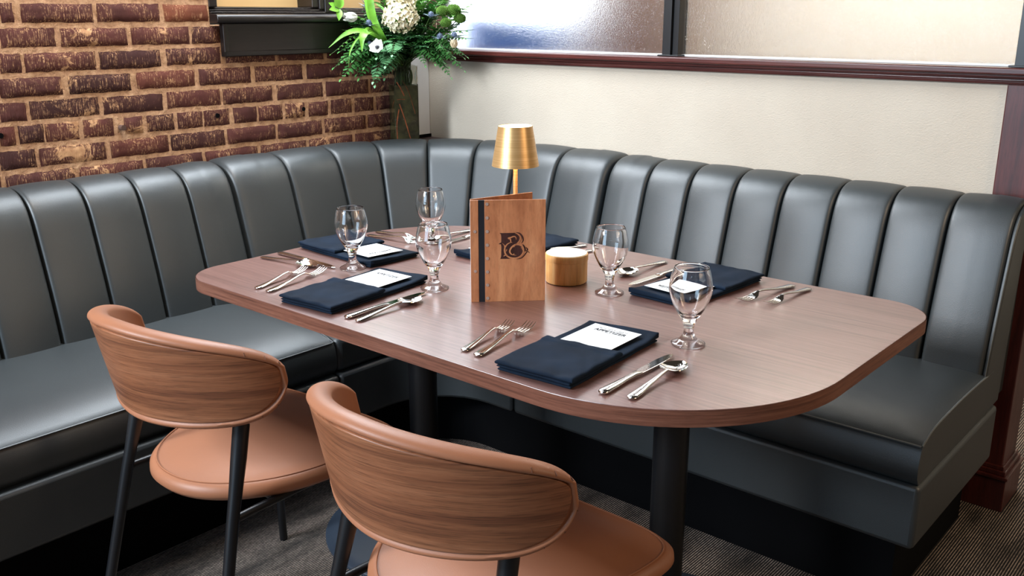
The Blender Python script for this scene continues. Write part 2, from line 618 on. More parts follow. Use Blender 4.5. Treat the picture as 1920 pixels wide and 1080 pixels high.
def brick(y0, y1, z0, z1, t, proud):
    ny = max(4, int((y1 - y0) / 0.014))
    nz = 5
    grid = []
    for i in range(ny + 1):
        col = []
        for k in range(nz + 1):
            y = lerp(y0, y1, i / ny)
            z = lerp(z0, z1, k / nz)
            e = (i in (0, ny)) or (k in (0, nz))
            q = noise.noise(Vector((y * 45, z * 45, 3.1))) * 0.0035
            q2 = noise.noise(Vector((y * 45, z * 45, 9.7))) * 0.0035
            x = proud + noise.noise(Vector((y * 30, z * 30, 1.0))) * 0.0016
            if e:
                x = 0.0005
                y += q
                z += q2
            col.append(bm.verts.new((x, y, z)))
        grid.append(col)
    for i in range(ny):
        for k in range(nz):
            f = bm.faces.new((grid[i][k], grid[i + 1][k], grid[i + 1][k + 1], grid[i][k + 1]))
            f.smooth = True
            for lp in f.loops:
                lp[tone] = (t, t, t, 1)
allrows = dict(ROWS)
zz = 0.9715 - 0.0675
k = 0
while zz > 0.55:
    allrows[zz] = []
    zz -= 0.0675
zz = 1.3795 + 0.0685
while zz < 2.9:
    allrows[zz] = []
    zz += 0.0685
for zc, row in allrows.items():
    spans = list(row)
    lim_r = -0.16 if zc < 1.33 else -0.99
    if zc in (1.242,):
        lim_r = -0.16
    y = spans[-1][1] + 0.014 if spans else -2.9 - rng.random() * 0.12
    hdr = zc == 1.040
    while y < lim_r - 0.02:
        ln = (0.095 if hdr else 0.203) + rng.uniform(-0.006, 0.006)
        spans.append((y, min(y + ln, lim_r)))
        y += ln + rng.uniform(0.010, 0.016)
    if row:
        y = row[0][0] - 0.014
        while y > -2.9:
            ln = (0.095 if hdr else 0.203) + rng.uniform(-0.006, 0.006)
            spans.append((y - ln, y))
            y -= ln + rng.uniform(0.010, 0.016)
    for (a, c) in spans:
        if c - a < 0.02:
            continue
        dz = rng.uniform(-0.0015, 0.0015)
        t = rng.uniform(0.15, 0.85)
        if abs(zc - 1.3795) < 0.001 and a > -1.2:
            t = 1.0
        if a > -1.15 and zc < 1.3:
            t = rng.uniform(0.4, 0.6)
        brick(a, c, zc - 0.0262 + dz, zc + 0.0262 + dz, t, rng.uniform(0.004, 0.0075))
me = bpy.data.meshes.new('brick_face')
bmesh.ops.recalc_face_normals(bm, faces=bm.faces)
bm.to_mesh(me)
bm.free()
me.materials.append(M['brick'])
bo = bpy.data.objects.new('brick_face', me)
COL.objects.link(bo)
bo.parent = wl
bo['label'] = 'dark red wire-cut bricks streaked with lime'
# iron stub and drill holes in the brick
b = MB()
b.tube([(0.002, -1.331, 1.037), (0.022, -1.331, 1.037)], 0.0085, 12)
s_ = b.build('iron_stub', M['rust'], wl)
s_['label'] = 'round rusty anchor stub'
b = MB()
for (yy, zz) in ((-0.99, 1.047), (-0.635, 1.043), (-1.688, 1.045)):
    b.tube([(0.0, yy, zz), (0.0085, yy, zz)], 0.0075, 14)
b.build('drill_hole', M['toe'], wl)

# white strip in the corner
b = MB()
b.box(-0.25, 0.012, -0.12, 0.0, 0.0, 2.95)
struct(b.build('trim_1', M['whitepaint'], smooth=False, bevel=0.002), 'narrow white painted strip in the corner behind the vase', 'trim')
b = MB()
b.box(0.012, 0.018, -0.12, 0.0, 0.885, 0.897)
struct(b.build('trim_2', M['toe'], smooth=False), 'small black base strip in the corner', 'trim')

# cream half wall
b = MB()
b.box(0.012, 2.19, 0.0, 0.12, 0.0, 1.197)
struct(b.build('wall_right', M['plaster'], smooth=False), 'cream plaster half wall above the banquette', 'wall')
# rail
prof = [(0.0, 1.196), (-0.014, 1.196), (-0.016, 1.203), (-0.013, 1.208), (-0.019, 1.211), (-0.022, 1.216), (-0.020, 1.219), (-0.034, 1.2205), (-0.037, 1.224), (-0.037, 1.236), (-0.034, 1.239), (0.152, 1.239), (0.155, 1.236), (0.155, 1.222), (0.13, 1.22), (0.13, 1.196)]
b = MB()
b.loft([[(x, p[0], p[1]) for p in prof] for x in (0.013, 2.36)])
struct(b.build('trim_3', M['cherry_h'], smooth=False, bevel=0.0015), 'dark cherry moulded cap rail on the half wall', 'rail')
# end post with plinth
pr = empty('trim_4', (2.255, 0.05, 0))
struct(pr, 'dark cherry wood end post of the half wall', 'post')
b = MB()
b.box(2.19, 2.318, -0.012, 0.13, 0.0, 1.196)
b.build('post', M['cherry'], pr, smooth=False, bevel=0.003, world=True)
b = MB()
for (o_, z0, z1) in ((0.018, 0.0, 0.098), (0.022, 0.098, 0.108), (0.013, 0.108, 0.122), (0.006, 0.122, 0.134)):
    b.box(2.215 - o_, 2.318 + o_, -0.012 - o_, 0.13 + o_, z0, z1)
b.build('plinth', M['cherry'], pr, smooth=False, bevel=0.002, world=True)

# pebbled glass panes and black mullions
for i, (x0, x1) in enumerate(((0.02, 1.135), (1.165, 2.20))):
    b = MB()
    b.box(x0, x1, 0.040, 0.046, 1.240, 2.2)
    struct(b.build('window_%d' % (i + 2), M['pebble'], smooth=False), ('left pane of pebbled glass above the cap rail' if i == 0 else 'right pane of pebbled glass above the cap rail'), 'glass pane')
for i, (x0, x1) in enumerate(((1.123, 1.176), (2.198, 2.255))):
    mr = empty('mullion', ((x0 + x1) / 2, 0.04, 1.239), 0, 'black steel glazing post ' + ('standing between the two pebbled panes' if i == 0 else 'at the far right edge of the glass'), 'glazing post', 'glazing posts on the cap rail')
    b = MB()
    b.box(x0, x0 + 0.031, -0.004, 0.065, 1.243, 2.2)
    b.build('front_bar', M['black'], mr, smooth=False, bevel=0.001, world=True)
    b = MB()
    b.box(x0 + 0.0315, x1, 0.008, 0.065, 1.243, 2.2)
    b.build('side_bar', M['black'], mr, smooth=False, bevel=0.001, world=True)
    b = MB()
    b.box(x0 - 0.013, x1 + 0.013, -0.012, 0.07, 1.2395, 1.2445)
    b.build('foot_plate', M['black'], mr, smooth=False, bevel=0.001, world=True)

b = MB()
b.box(0.02, 2.2, 0.030, 0.056, 1.2392, 1.2450)  # pale strip stands in for the bright reflection on the rail top
struct(b.build('trim_5', M['whitepaint'], smooth=False, bevel=0.001), 'thin pale strip standing in for the highlight along the top of the cap rail', 'trim')

# next booth seen blurred through the glass
b = MB()
b.box(-0.02, 7.0, 2.2, 2.3, 0.0, 2.95)
struct(b.build('wall_far', M['farcream'], smooth=False), 'cream far wall blurred behind the right glass pane', 'wall')
b = MB()
b.box(-0.25, 0.0, 0.0, 0.16, 0.0, 2.95)
b.box(-0.25, 0.0, 0.16, 1.05, 0.0, 1.15)
b.box(-0.25, 0.0, 1.05, 2.2, 0.0, 2.95)
b.box(-0.25, 0.0, 0.16, 1.05, 2.5, 2.95)
struct(b.build('wall_beyond', M['brown'], smooth=False), 'brown wall blurred behind the left glass pane', 'wall')
b = MB()
b.box(-0.04, -0.02, 0.16, 1.05, 1.15, 2.5)
struct(b.build('window_4', M['sky'], smooth=False), 'bright window seen through the left pebbled pane', 'window')
b = MB()
b.box(-0.018, 0.02, 0.24, 0.95, 1.12, 1.365)
tag(b.build('blue_panel', M['blue'], smooth=False, bevel=0.004), 'blue panel blurred behind the left pebbled pane', 'panel')

# window in the brick wall
wr = empty('window_1', (0.0, -0.5, 1.34))
struct(wr, 'dark framed window with tan shade in the brick wall', 'window')
b = MB()
b.box(-0.10, -0.09, -0.985, -0.12, 1.38, 2.6)
p_ = b.build('pane', M['tanpane'], wr, smooth=False, world=True)
b = MB()
b.box(-0.09, 0.012, -0.985, -0.13, 1.376, 1.3835)
b.box(-0.09, 0.004, -0.985, -0.13, 1.3835, 1.391)
b.box(-0.09, -0.006, -0.985, -0.13, 1.391, 1.397)
b.box(-0.09, 0.0, -0.562, -0.535, 1.397, 2.6)
b.box(-0.09, 0.008, -0.535, -0.515, 1.391, 2.6)
b.box(-0.09, 0.014, -0.515, -0.452, 1.38, 2.6)
b.box(-0.09, 0.006, -0.985, -0.955, 1.397, 2.6)
b.box(-0.09, 0.01, -0.16, -0.12, 1.38, 2.6)
b.build('frame', M['sill'], wr, smooth=False, bevel=0.003, world=True)
b = MB()
pts = [(-0.06, 1.346), (0.040, 1.346), (0.047, 1.349), (0.050, 1.356), (0.050, 1.364), (0.046, 1.371), (0.036, 1.3755), (-0.06, 1.377)]
b.loft([[(p[0], y, p[1]) for p in pts] for y in (-0.985, -0.125)])
b.build('sill', M['sill'], wr, bevel=0.002, world=True)
b = MB()
b.box(0.001, 0.020, -0.945, -0.125, 1.245, 1.346)
b.box(0.001, 0.026, -0.953, -0.125, 1.238, 1.252)
b.box(0.001, 0.026, -0.953, -0.938, 1.252, 1.346)
b.build('apron', M['sill'], wr, smooth=False, bevel=0.003, world=True)

# ================================================================== BANQUETTE
BACK = [(0.285, 0.36), (0.272, 0.43), (0.256, 0.52), (0.236, 0.61), (0.212, 0.70), (0.192, 0.77), (0.177, 0.82), (0.160, 0.858), (0.136, 0.884), (0.106, 0.898), (0.074, 0.903), (0.042, 0.901), (0.016, 0.893), (0.006, 0.872)]
BP = spline([(p[0], p[1], 0) for p in BACK], 3)
def channel(pathfn, s0, s1, edge0=1.0, edge1=1.0, curve=False, lift=0.0):
    """one upholstered channel: pathfn(s) -> (x, y, nx, ny) with n pointing out of the wall"""
    b = MB()
    nu = 26
    secs = []
    for i in range(nu + 1):
        t = i / nu
        u = 0.5 - 0.5 * math.cos(PI * t)
        s = lerp(s0, s1, u)
        x, y, nx, ny = pathfn(s)
        e = abs(2 * u - 1)
        k = edge0 if u < 0.5 else edge1
        puff = (max(0.0, 1 - e ** (22 / k / k))) ** 0.5
        off = -0.020 * k + (0.025 + 0.022 * (k - 1)) * puff + 0.007 * (1 - e * e)
        sec = []
        m = len(BP)
        for j, p in enumerate(BP):
            q0 = BP[max(j - 1, 0)]
            q1 = BP[min(j + 1, m - 1)]
            tx, tz = q1[0] - q0[0], q1[1] - q0[1]
            L = math.hypot(tx, tz)
            nd, nz = tz / L, -tx / L
            o = off
            tf = min(1.0, max(0.0, (j - 18) / 10))
            o = lerp(off, 0.005 + (off - 0.005) * (0.50 if k == 1.0 else 0.75), tf)
            d = max(0.002, p[0] + nd * o)
            z = p[1] + nz * o + lift
            sec.append((x + nx * d, y + ny * d, z))
        x0, y0 = x + nx * 0.002, y + ny * 0.002
        sec.append((x0, y0, 0.80))
        sec.append((x0, y0, 0.36))
        secs.append(sec)
    b.loft(secs)
    return b

def path_left(s):            # s = distance from corner along the brick wall
    return (0.008, -s, 1.0, 0.0)
def path_right(s):
    return (s, -0.002, 0.0, -1.0)
RC = 0.62
def path_corner(s):          # s = 0 at left joint (y=-1.065)
    a = 1.065 - RC
    arc = RC * PI / 2
    if s < a:
        return (0.008, -1.065 + s, 1.0, 0.0)
    if s < a + arc:
        th = (s - a) / RC
        return (RC - (RC - 0.008) * math.cos(th), -RC + (RC - 0.008) * math.sin(th), math.cos(th), -math.sin(th))
    return (RC + (s - a - arc), -0.002, 0.0, -1.0)

def piping(b, pts, r=0.0026):
    b.tube(pts, r, 6)

def cushion(f0, f1, seam_front, back, axis, zb=0.36, endcap=(0, 0)):
    """straight seat cushion; runs f0..f1 along the wall, section in (d,z)"""
    b = MB()
    N = 40
    secs = []
    F = seam_front
    for i in range(N + 1):
        u = i / N
        s = lerp(f0, f1, u)
        e0 = min(1.0, (s - f0) / 0.10) if endcap[0] else 1.0
        e1 = min(1.0, (f1 - s) / 0.10) if endcap[1] else 1.0
        k = 0.62 + 0.38 * math.sqrt(max(0, 1 - (1 - min(e0, e1)) ** 2))
        zs = 0.455
        cr = 0.004 + 0.030 * k
        sec = [(back, zb), (F - 0.004, zb), (F + 0.010, zb + 0.02), (F + 0.013, zb + 0.05), (F + 0.006, zb + 0.082), (F, zs),
               (F - 0.02, zs + cr * 0.35), (F - 0.06, zs + cr * 0.8), (F - 0.14, zs + cr * 1.05), (lerp(F, back, 0.55), zs + cr * 1.12), (lerp(F, back, 0.8), zs + cr), (back, zs + cr * 0.8)]
        if endcap[0] and i == 0 or endcap[1] and i == N:
            pass
        if axis == 'y':
            secs.append([(d, s, z) for d, z in sec])
        else:
            secs.append([(s, -d, z) for d, z in sec])
    b.loft(secs)
    return b

LB_END = -2.52
# ---- left straight bench
lb = empty('banquette_bench', (0.40, -1.8, 0), 0, 'dark channel-back leather bench along the brick wall', 'banquette', 'banquette units')
for i in range(9):
    s0 = 1.068 + i * 0.16
    channel(path_left, s0 + 0.001, s0 + 0.159, edge0=1.3 if i == 0 else 1.0).build('back_channel', M['banq'], lb, world=True)
sc = cushion(LB_END, -1.15, 0.765, 0.20, 'y', endcap=(0, 1)).build('seat_cushion', M['banq'], lb, world=True, angle=50)
b = MB()
piping(b, [(0.766, y, 0.4555) for y in (LB_END, -1.6, -1.155)])
piping(b, spline([(0.766, -1.151, 0.4555), (0.705, -1.151, 0.473), (0.625, -1.151, 0.479), (0.48, -1.151, 0.4815), (0.33, -1.151, 0.478)], 4))
b.build('piping', M['banq'], sc, world=True)
b = MB()
b.box(0.02, 0.788, LB_END, -1.15, 0.20, 0.359)
b.build('base', M['banq'], lb, bevel=0.012, seg=3, world=True)
b = MB()
b.box(0.02, 0.70, LB_END, -1.15, 0.0, 0.20)
b.build('toe_kick', M['toe'], lb, smooth=False, world=True)

# ---- corner unit
cb = empty('banquette_corner', (0.35, -0.35, 0), 0, 'curved channel-back leather corner section below the flower vase', 'banquette', 'banquette units')
aa = 1.065 - RC
total = aa * 2 + RC * PI / 2
cuts = [0.0, 0.225, aa + 0.0, aa + RC * PI / 8, aa + RC * PI / 4, aa + RC * 3 * PI / 8, aa + RC * PI / 2, aa + RC * PI / 2 + 0.19, aa + RC * PI / 2 + 0.405]
for i in range(8):
    channel(path_corner, cuts[i] + 0.001, cuts[i + 1] - 0.001, edge0=1.3 if i == 0 else 1.0, edge1=1.3 if i == 7 else 1.0, lift=0.004).build('back_channel', M['banq'], cb, world=True)
def corner_poly(front, inset=0.0):
    P = [(0.012, -1.067), (0.30, -1.067), (0.30, -1.146), (front, -1.146)]
    cx, cy = front + 0.22, -(front - 0.035) - 0.22
    for k in range(9):
        a = PI - k * PI / 16
        P.append((cx + 0.22 * math.cos(a), cy + 0.22 * math.sin(a)))
    P += [(1.108, -(front - 0.035)), (1.108, -0.30), (1.030, -0.30), (1.030, -0.012)]
    for k in range(13):
        th = PI / 2 - k * PI / 24
        P.append((0.612 - 0.60 * math.cos(th), -0.612 + 0.60 * math.sin(th)))
    return P
b = MB()
b.prism(corner_poly(0.775), 0.36, 0.468)
sc = b.build('seat_cushion', M['banq'], cb, bevel=0.02, seg=4, world=True)
b = MB()
b.prism(corner_poly(0.788), 0.20, 0.359)
b.build('base', M['banq'], cb, bevel=0.010, seg=2, world=True)
b = MB()
b.prism(corner_poly(0.70), 0.0, 0.20)
b.build('toe_kick', M['toe'], cb, smooth=False, world=True)

# ---- right straight bench
rb = empty('banquette_bench', (1.66, -0.36, 0), 0, 'dark channel-back leather bench under the cream half wall', 'banquette', 'banquette units')
W = (2.288 - 1.034) / 8
for i in range(8):
    s0 = 1.034 + i * W
    channel(path_right, s0 + 0.001, s0 + W - 0.001, edge0=1.3 if i == 0 else 1.0, edge1=0.75 if i == 7 else 1.0).build('back_channel', M['banq'], rb, world=True)
sc = cushion(1.112, 2.300, 0.745, 0.20, 'x', endcap=(0, 1)).build('seat_cushion', M['banq'], rb, world=True, angle=50)
b = MB()
piping(b, [(x, -0.746, 0.4555) for x in (1.115, 1.6, 2.297)])
b.tube([(x, -0.732, 0.4605) for x in (1.115, 1.6, 2.27)], 0.0011, 5)
piping(b, spline([(2.2995, -0.744, 0.4555), (2.2995, -0.685, 0.473), (2.2995, -0.605, 0.479), (2.2995, -0.46, 0.4815), (2.2995, -0.31, 0.478), (2.2995, -0.25, 0.474)], 4))
b.build('piping', M['thread'], sc, world=True)
b = MB()
b.box(1.112, 2.308, -0.752, -0.13, 0.20, 0.359)
b.build('base', M['banq'], rb, bevel=0.012, seg=3, world=True)
b = MB()
b.box(1.112, 2.25, -0.68, -0.13, 0.0, 0.20)
b.build('toe_kick', M['toe'], rb, smooth=False, world=True)
b = MB()
ep = [(p[0] - 0.004 if p[0] > 0.01 else p[0], p[1] - 0.004) for p in BP] + [(0.06, 0.80), (0.10, 0.36)]
b.loft([[(x, -d, z) for d, z in ep] for x in (2.286, 2.299)])
b.build('end_panel', M['banq'], rb, bevel=0.004, world=True, angle=50)
b = MB()
b.tube([(2.296, -(p[0] + 0.0005), p[1]) for p in BP[2:24]], 0.0013, 5)
b.build('stitching', M['thread'], rb, world=True)

# ---- ledge behind the corner
b = MB()
P = [(0.013, -0.003)]
for k in range(13):
    th = k * PI / 24
    P.append((0.62 - 0.610 * math.cos(th), -0.62 + 0.610 * math.sin(th)))
b.prism(P, 0.860, 0.885)
tag(b.build('corner_ledge', M['ledge'], smooth=False, bevel=0.002), 'dark wood corner shelf behind the banquette, under the vase', 'shelf')

# ================================================================== TABLE
TZ = 0.76
X0, X1, Y0, Y1 = 0.768, 2.288, -1.617, -0.697
def rrect(x0, x1, y0, y1, r, n=14):
    """r = radii at (x0,y0),(x1,y0),(x1,y1),(x0,y1)"""
    P = []
    for (cx, cy, rr, a0) in ((x0 + r[0], y0 + r[0], r[0], PI), (x1 - r[1], y0 + r[1], r[1], 1.5 * PI), (x1 - r[2], y1 - r[2], r[2], 0), (x0 + r[3], y1 - r[3], r[3], 0.5 * PI)):
        for k in range(n + 1):
            a = a0 + k / n * PI / 2
            P.append((cx + rr * math.cos(a), cy + rr * math.sin(a)))
    return P
tr = empty('dining_table', (1.53, -1.157, 0), 0, 'walnut laminate table with rounded corners set for six', 'table')
b = MB()
b.prism(rrect(X0 + 0.0012, X1 - 0.0012, Y0 + 0.0012, Y1 - 0.0012, (0.11, 0.38, 0.11, 0.35), 24), TZ - 0.031, TZ)
b.build('tabletop', M['table'], tr, world=True, smooth=False, bevel=0.0008)
b = MB()
ro = rrect(X0, X1, Y0, Y1, (0.11, 0.38, 0.11, 0.35), 24)
n = len(ro)
b.add([(p[0], p[1], TZ - 0.0008) for p in ro] + [(p[0], p[1], TZ - 0.030) for p in ro], [(i, (i + 1) % n, n + (i + 1) % n, n + i) for i in range(n)])
b.build('edge_band', M['edge'], tr, world=True)
for cx in (1.145, 1.908):
    b = MB()
    b.lathe([(0.0, TZ - 0.032), (0.11, TZ - 0.032), (0.11, TZ - 0.040), (0.038, TZ - 0.046), (0.038, 0.03), (0.0, 0.03)], 36, (cx, -1.157, 0))
    b.build('column', M['black'], tr, world=True)
    b = MB()
    b.lathe([(0.0, 0.036), (0.05, 0.034), (0.12, 0.028), (0.24, 0.016), (0.272, 0.012), (0.278, 0.006), (0.278, 0.0), (0.0, 0.0)], 56, (cx, -1.157, 0))
    b.build('base_plate', M['disc'], tr, world=True)

# ================================================================== CHAIRS
def _plan():
    out, L = [], 0.0
    m = 240
    for k in range(m + 1):
        ph = -PI / 2 + PI * k / m
        x = math.copysign(0.2621 * abs(math.sin(ph)) ** (2 / 1.813), math.sin(ph))
        y = 0.2073 - 0.2073 * abs(math.cos(ph)) ** (2 / 1.813)
        if out:
            L += math.hypot(x - out[-1][1], y - out[-1][2])
        out.append((L, x, y))
    return [(2 * l / L - 1, x, y) for l, x, y in out], L / 2
PLAN, _half = _plan()
BLEN = _half * 0.934
def plan_at(s):
    s = max(-1, min(1, s))
    lo, hi = 0, len(PLAN) - 1
    while hi - lo > 1:
        md = (lo + hi) // 2
        if PLAN[md][0] <= s:
            lo = md
        else:
            hi = md
    a, c = PLAN[lo], PLAN[hi]
    t = (s - a[0]) / max(1e-9, c[0] - a[0])
    return lerp(a[1], c[1], t), lerp(a[2], c[2], t)
def back_pt(s, z, off):
    """outer face of the backrest; s in -1..1; off toward the inside"""
    q = s * 0.934
    x, y = plan_at(q)
    x0, y0 = plan_at(q - 0.02)
    x1, y1 = plan_at(q + 0.02)
    g = math.hypot(x1 - x0, y1 - y0)
    return (x - (y1 - y0) / g * off, -0.265 + y + (x1 - x0) / g * off - (z - 0.585) * 0.222, z)
def z_top(s):
    return 0.702 + 0.1256 * max(0.0, 1 - abs(s) ** 1.5) ** 0.52 + 0.026 * s * s
def z_bot(s):
    return 0.702 - 0.0935 * max(0.0, 1 - abs(s) ** 8) ** 0.62 + 0.026 * s * s
def shellgrid(inset, offs_out, offs_in, r0, ns=72, nt=40, bead=0.0):
    b = MB()
    vs_o, vs_i = [], []
    LEN = BLEN
    smax = 1 - inset / LEN
    rows = []
    for i in range(ns + 1):
        s = math.sin(PI / 2 * (2 * i / ns - 1))
        a = []
        zt, zb = z_top(s), z_bot(s)
        zc = (zt + zb) / 2
        hh = max(0.0, (zt - zb) / 2)
        ss = s * smax
        if inset:
            hh = max(0.0, hh * (1 - inset / 0.089))
        for j in range(nt + 1):
            t = math.sin(PI / 2 * (2 * j / nt - 1))
            a.append((ss, zc + hh * t, s, t, hh))
        rows.append(a)
    def edge(s, t, hh):
        return min((1 - abs(t)) * hh, (1 - abs(s)) * LEN)
    def depth(s, t, hh):
        e1 = (1 - abs(t)) * hh
        e2 = (1 - abs(s)) * LEN
        e = min(e1, e2 * 1.0)
        k = min(1.0, e / r0)
        return math.sqrt(max(0, 1 - (1 - k) ** 2))
    mid = (offs_out + offs_in) / 2
    nt1 = nt + 1
    def outer(s, t, hh):
        o = lerp(mid, offs_out, depth(s, t, hh))
        if bead:
            f = min(1.0, max(0.0, (edge(s, t, hh) - bead) / 0.004))
            o = lerp(o, 0.001, f)
        return o
    vo = [back_pt(ss, z, outer(s, t, hh)) for row in rows for (ss, z, s, t, hh) in row]
    vi = [back_pt(ss, z, lerp(mid, offs_in, depth(s, t, hh))) for row in rows for (ss, z, s, t, hh) in row]
    fo, fi = [], []
    for i in range(ns):
        for j in range(nt):
            q = (i * nt1 + j, (i + 1) * nt1 + j, (i + 1) * nt1 + j + 1, i * nt1 + j + 1)
            fo.append(q)
            fi.append(tuple(reversed(q)))
    b.add(vo, fo)
    b.add(vi, fi)
    return b

def make_chair():
    root = empty('dining_chair')
    # seat
    def outline(k, n=72):
        P = []
        for i in range(n):
            a = 2 * PI * i / n
            c, s = math.cos(a), math.sin(a)
            ex = 0.36 if s > 0 else 0.92
            x = math.copysign(abs(c) ** ex, c)
            y = math.copysign(abs(s) ** ex, s)
            wdt = 0.228 + 0.032 * y
            P.append((x * (wdt - k), y * (0.240 - k) + 0.004))
        return P
    b = MB()
    secs = []
    for (k, z) in ((0.030, 0.434), (0.010, 0.438), (0.0, 0.450), (0.001, 0.462), (0.010, 0.4715), (0.016, 0.4730), (0.020, 0.4724), (0.05, 0.477), (0.10, 0.482), (0.15, 0.484), (0.185, 0.4845)):
        secs.append([(x, y, z) for x, y in outline(k)])
    b.loft(secs)
    seat = b.build('seat', M['tan'], root, angle=60)
    b = MB()
    P = [(x, y, 0.4738) for x, y in outline(0.0155)]
    b.tube(P + [P[0]], 0.0016, 6, caps=False)
    b.build('piping', M['tan'], seat)
    # backrest pad and walnut shell
    pad = shellgrid(0.0, -0.0065, 0.033, 0.013, bead=0.014).build('back_pad', M['tan'], root, angle=70)
    for s_ in (0.80, 0.90, 0.97):
        for sg in (-1, 1):
            for zf in (z_top, z_bot):
                b = MB()
                zt = zf(sg * s_)
                zc = (z_top(sg * s_) + z_bot(sg * s_)) / 2
                pts = [back_pt(sg * s_ * 0.995, lerp(zt, zc, f), o) for f, o in ((0.15, -0.0066), (0.07, -0.0030), (0.0, 0.0130))]
                b.tube(pts, 0.0008, 5)
                b.build('tuck_seam', M['tanseam'], pad)
    shellgrid(0.0155, -0.0045, 0.004, 0.003).build('back_shell', M['shell'], root, angle=60)
    # legs
    for sg in (-1, 1):
        b = MB()
        p = [(sg * 0.174, -0.166, 0.640), (sg * 0.174, -0.166, 0.612), (sg * 0.177, -0.180, 0.55), (sg * 0.183, -0.201, 0.47), (sg * 0.186, -0.212, 0.430), (sg * 0.202, -0.268, 0.20), (sg * 0.216, -0.316, 0.0)]
        b.tube(p, [0.0150, 0.0165, 0.0160, 0.0132, 0.0125, 0.0115, 0.0105], 16)
        b.build('rear_leg', M['black'], root)
        b = MB()
        p = spline([(sg * 0.186, -0.212, 0.430), (sg * 0.183, -0.10, 0.429), (sg * 0.184, 0.11, 0.427), (sg * 0.196, 0.165, 0.416), (sg * 0.206, 0.195, 0.375), (sg * 0.220, 0.208, 0.29), (sg * 0.274, 0.250, 0.0)], 5)
        b.tube(p, [0.0085] * 8 + [0.0095] * 8 + [0.0105] * (len(p) - 16), 14)
        b.build('front_leg', M['black'], root)
    b = MB()
    b.tube([(-0.183, -0.10, 0.428), (0.183, -0.10, 0.428)], 0.0085, 12)
    b.tube([(-0.184, 0.10, 0.426), (0.184, 0.10, 0.426)], 0.0085, 12)
    b.box(-0.12, 0.12, -0.14, 0.12, 0.425, 0.437)
    b.build('under_frame', M['black'], root)
    return root
ch = make_chair()
ch.location = (1.180, -1.691, 0)
ch.rotation_euler = (0, 0, math.radians(3.0))
tag(ch, 'tan leather chair with walnut shell back, nearer the brick-wall bench', 'chair', 'dining chairs at the table')
c2 = copy_tree(ch)
c2.location = (1.881, -1.685, 0)
c2.rotation_euler = (0, 0, math.radians(-0.4))
tag(c2, 'tan leather chair with walnut shell back, frontmost, in front of the upright menu', 'chair', 'dining chairs at the table')

# ================================================================== TABLE LAMP
lr = empty('table_lamp', (1.425, -1.105, TZ), 0, 'small gold table lamp standing behind the wooden menu', 'lamp')
b = MB()
b.lathe([(0.0, 0.0), (0.052, 0.0), (0.052, 0.007), (0.049, 0.009), (0.010, 0.012), (0.0, 0.012)], 48)
b.build('base', M['gold'], lr)
b = MB()
b.lathe([(0.0, 0.010), (0.0075, 0.010), (0.0058, 0.03), (0.0055, 0.26), (0.0055, 0.345), (0.0, 0.345)], 20)
b.build('stem', M['gold'], lr)
b = MB()
b.lathe([(0.0555, 0.274), (0.0400, 0.366), (0.0392, 0.3665), (0.0384, 0.366), (0.0538, 0.275)], 72, closed=True)
b.build('lamp_shade', M['gold'], lr, angle=30)
b = MB()
b.lathe([(0.0, 0.355), (0.0385, 0.355), (0.0385, 0.3635), (0.030, 0.3665), (0.0, 0.3675)], 48)
b.build('diffuser', M['glow'], lr)
pl = bpy.data.lights.new('lamp_bulb', 'POINT')
pl.energy = 0.9
pl.color = (1.0, 0.78, 0.48)
pl.shadow_soft_size = 0.02
po = bpy.data.objects.new('lamp_bulb', pl)
COL.objects.link(po)
po.location = (1.425 + 0.018, -1.105 - 0.018, TZ + 0.31)

# ================================================================== BAMBOO BOX
br = empty('bamboo_canister', (1.534, -1.045, TZ), 0, 'round bamboo box with glare painted white on its lid, right of the menu', 'box')
b = MB()
b.lathe([(0.0, 0.0015), (0.0480, 0.0015), (0.0500, 0.004), (0.0500, 0.054), (0.0, 0.054)], 64)
b.build('body', M['bamboo'], br)
b = MB()
b.lathe([(0.0, 0.0545), (0.0508, 0.0545), (0.0512, 0.056), (0.0512, 0.0685), (0.0500, 0.0700), (0.0, 0.0700)], 64)
lid = b.build('lid', M['bamboo'], br)
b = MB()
b.lathe([(0.0, 0.0702), (0.0484, 0.0702), (0.0478, 0.0712), (0.0, 0.0714)], 64)  # white disc paints lamp and window glare onto the bamboo lid
b.build('lid_glare', M['white'], lid)
b = MB()
b.lathe([(0.0, 0.0), (0.046, 0.0), (0.046, 0.0015), (0.0, 0.0015)], 40)
b.build('foot', M['toe'], br)

# ================================================================== MENU
mr = empty('menu_book', (1.478, -1.3175, TZ), math.radians(45.5), 'wooden folding menu standing upright with a burned letter emblem', 'menu')
MH = 0.229
b = MB()
b.box(0.0, 0.0175, -0.002, 0.002, 0.0, MH)
sp = b.build('spine_strip', M['menu'], mr, smooth=False, bevel=0.0006)
b = MB()
b.box(0.031, 0.1645, -0.002, 0.002, 0.0, MH)
fc = b.build('front_cover', M['menu'], mr, smooth=False, bevel=0.0006)
b = MB()
b.box(0.0175, 0.031, -0.0012, 0.0012, 0.0, MH)
b.build('hinge', M['hinge'], mr, smooth=False)
b = MB()
a = math.radians(27)
c_, s_ = math.cos(a), math.sin(a)
o0 = (0.002, 0.012)
quad = [(0, 0), (0.16, 0), (0.16, 0.004), (0, 0.004)]
b.prism([(o0[0] + x * c_ - y * s_, o0[1] + x * s_ + y * c_) for x, y in quad], 0.0, MH)
b.build('back_cover', M['menu'], mr, smooth=False, bevel=0.0006)
b = MB()
b.box(-0.0005, 0.006, 0.0025, 0.0055, 0.006, MH - 0.008)
b.box(0.0, 0.006, 0.0065, 0.0115, 0.002, MH - 0.002)
b.build('pages', M['paper'], mr, smooth=False)
for k in range(8):
    z = MH - 0.0085 - k * (MH - 0.017) / 7
    b = MB()
    b.tube([(0.0365, -0.0018, z), (0.0365, -0.0030, z)], 0.0036, 16)
    b.build('rivet', M['rivet'], fc)
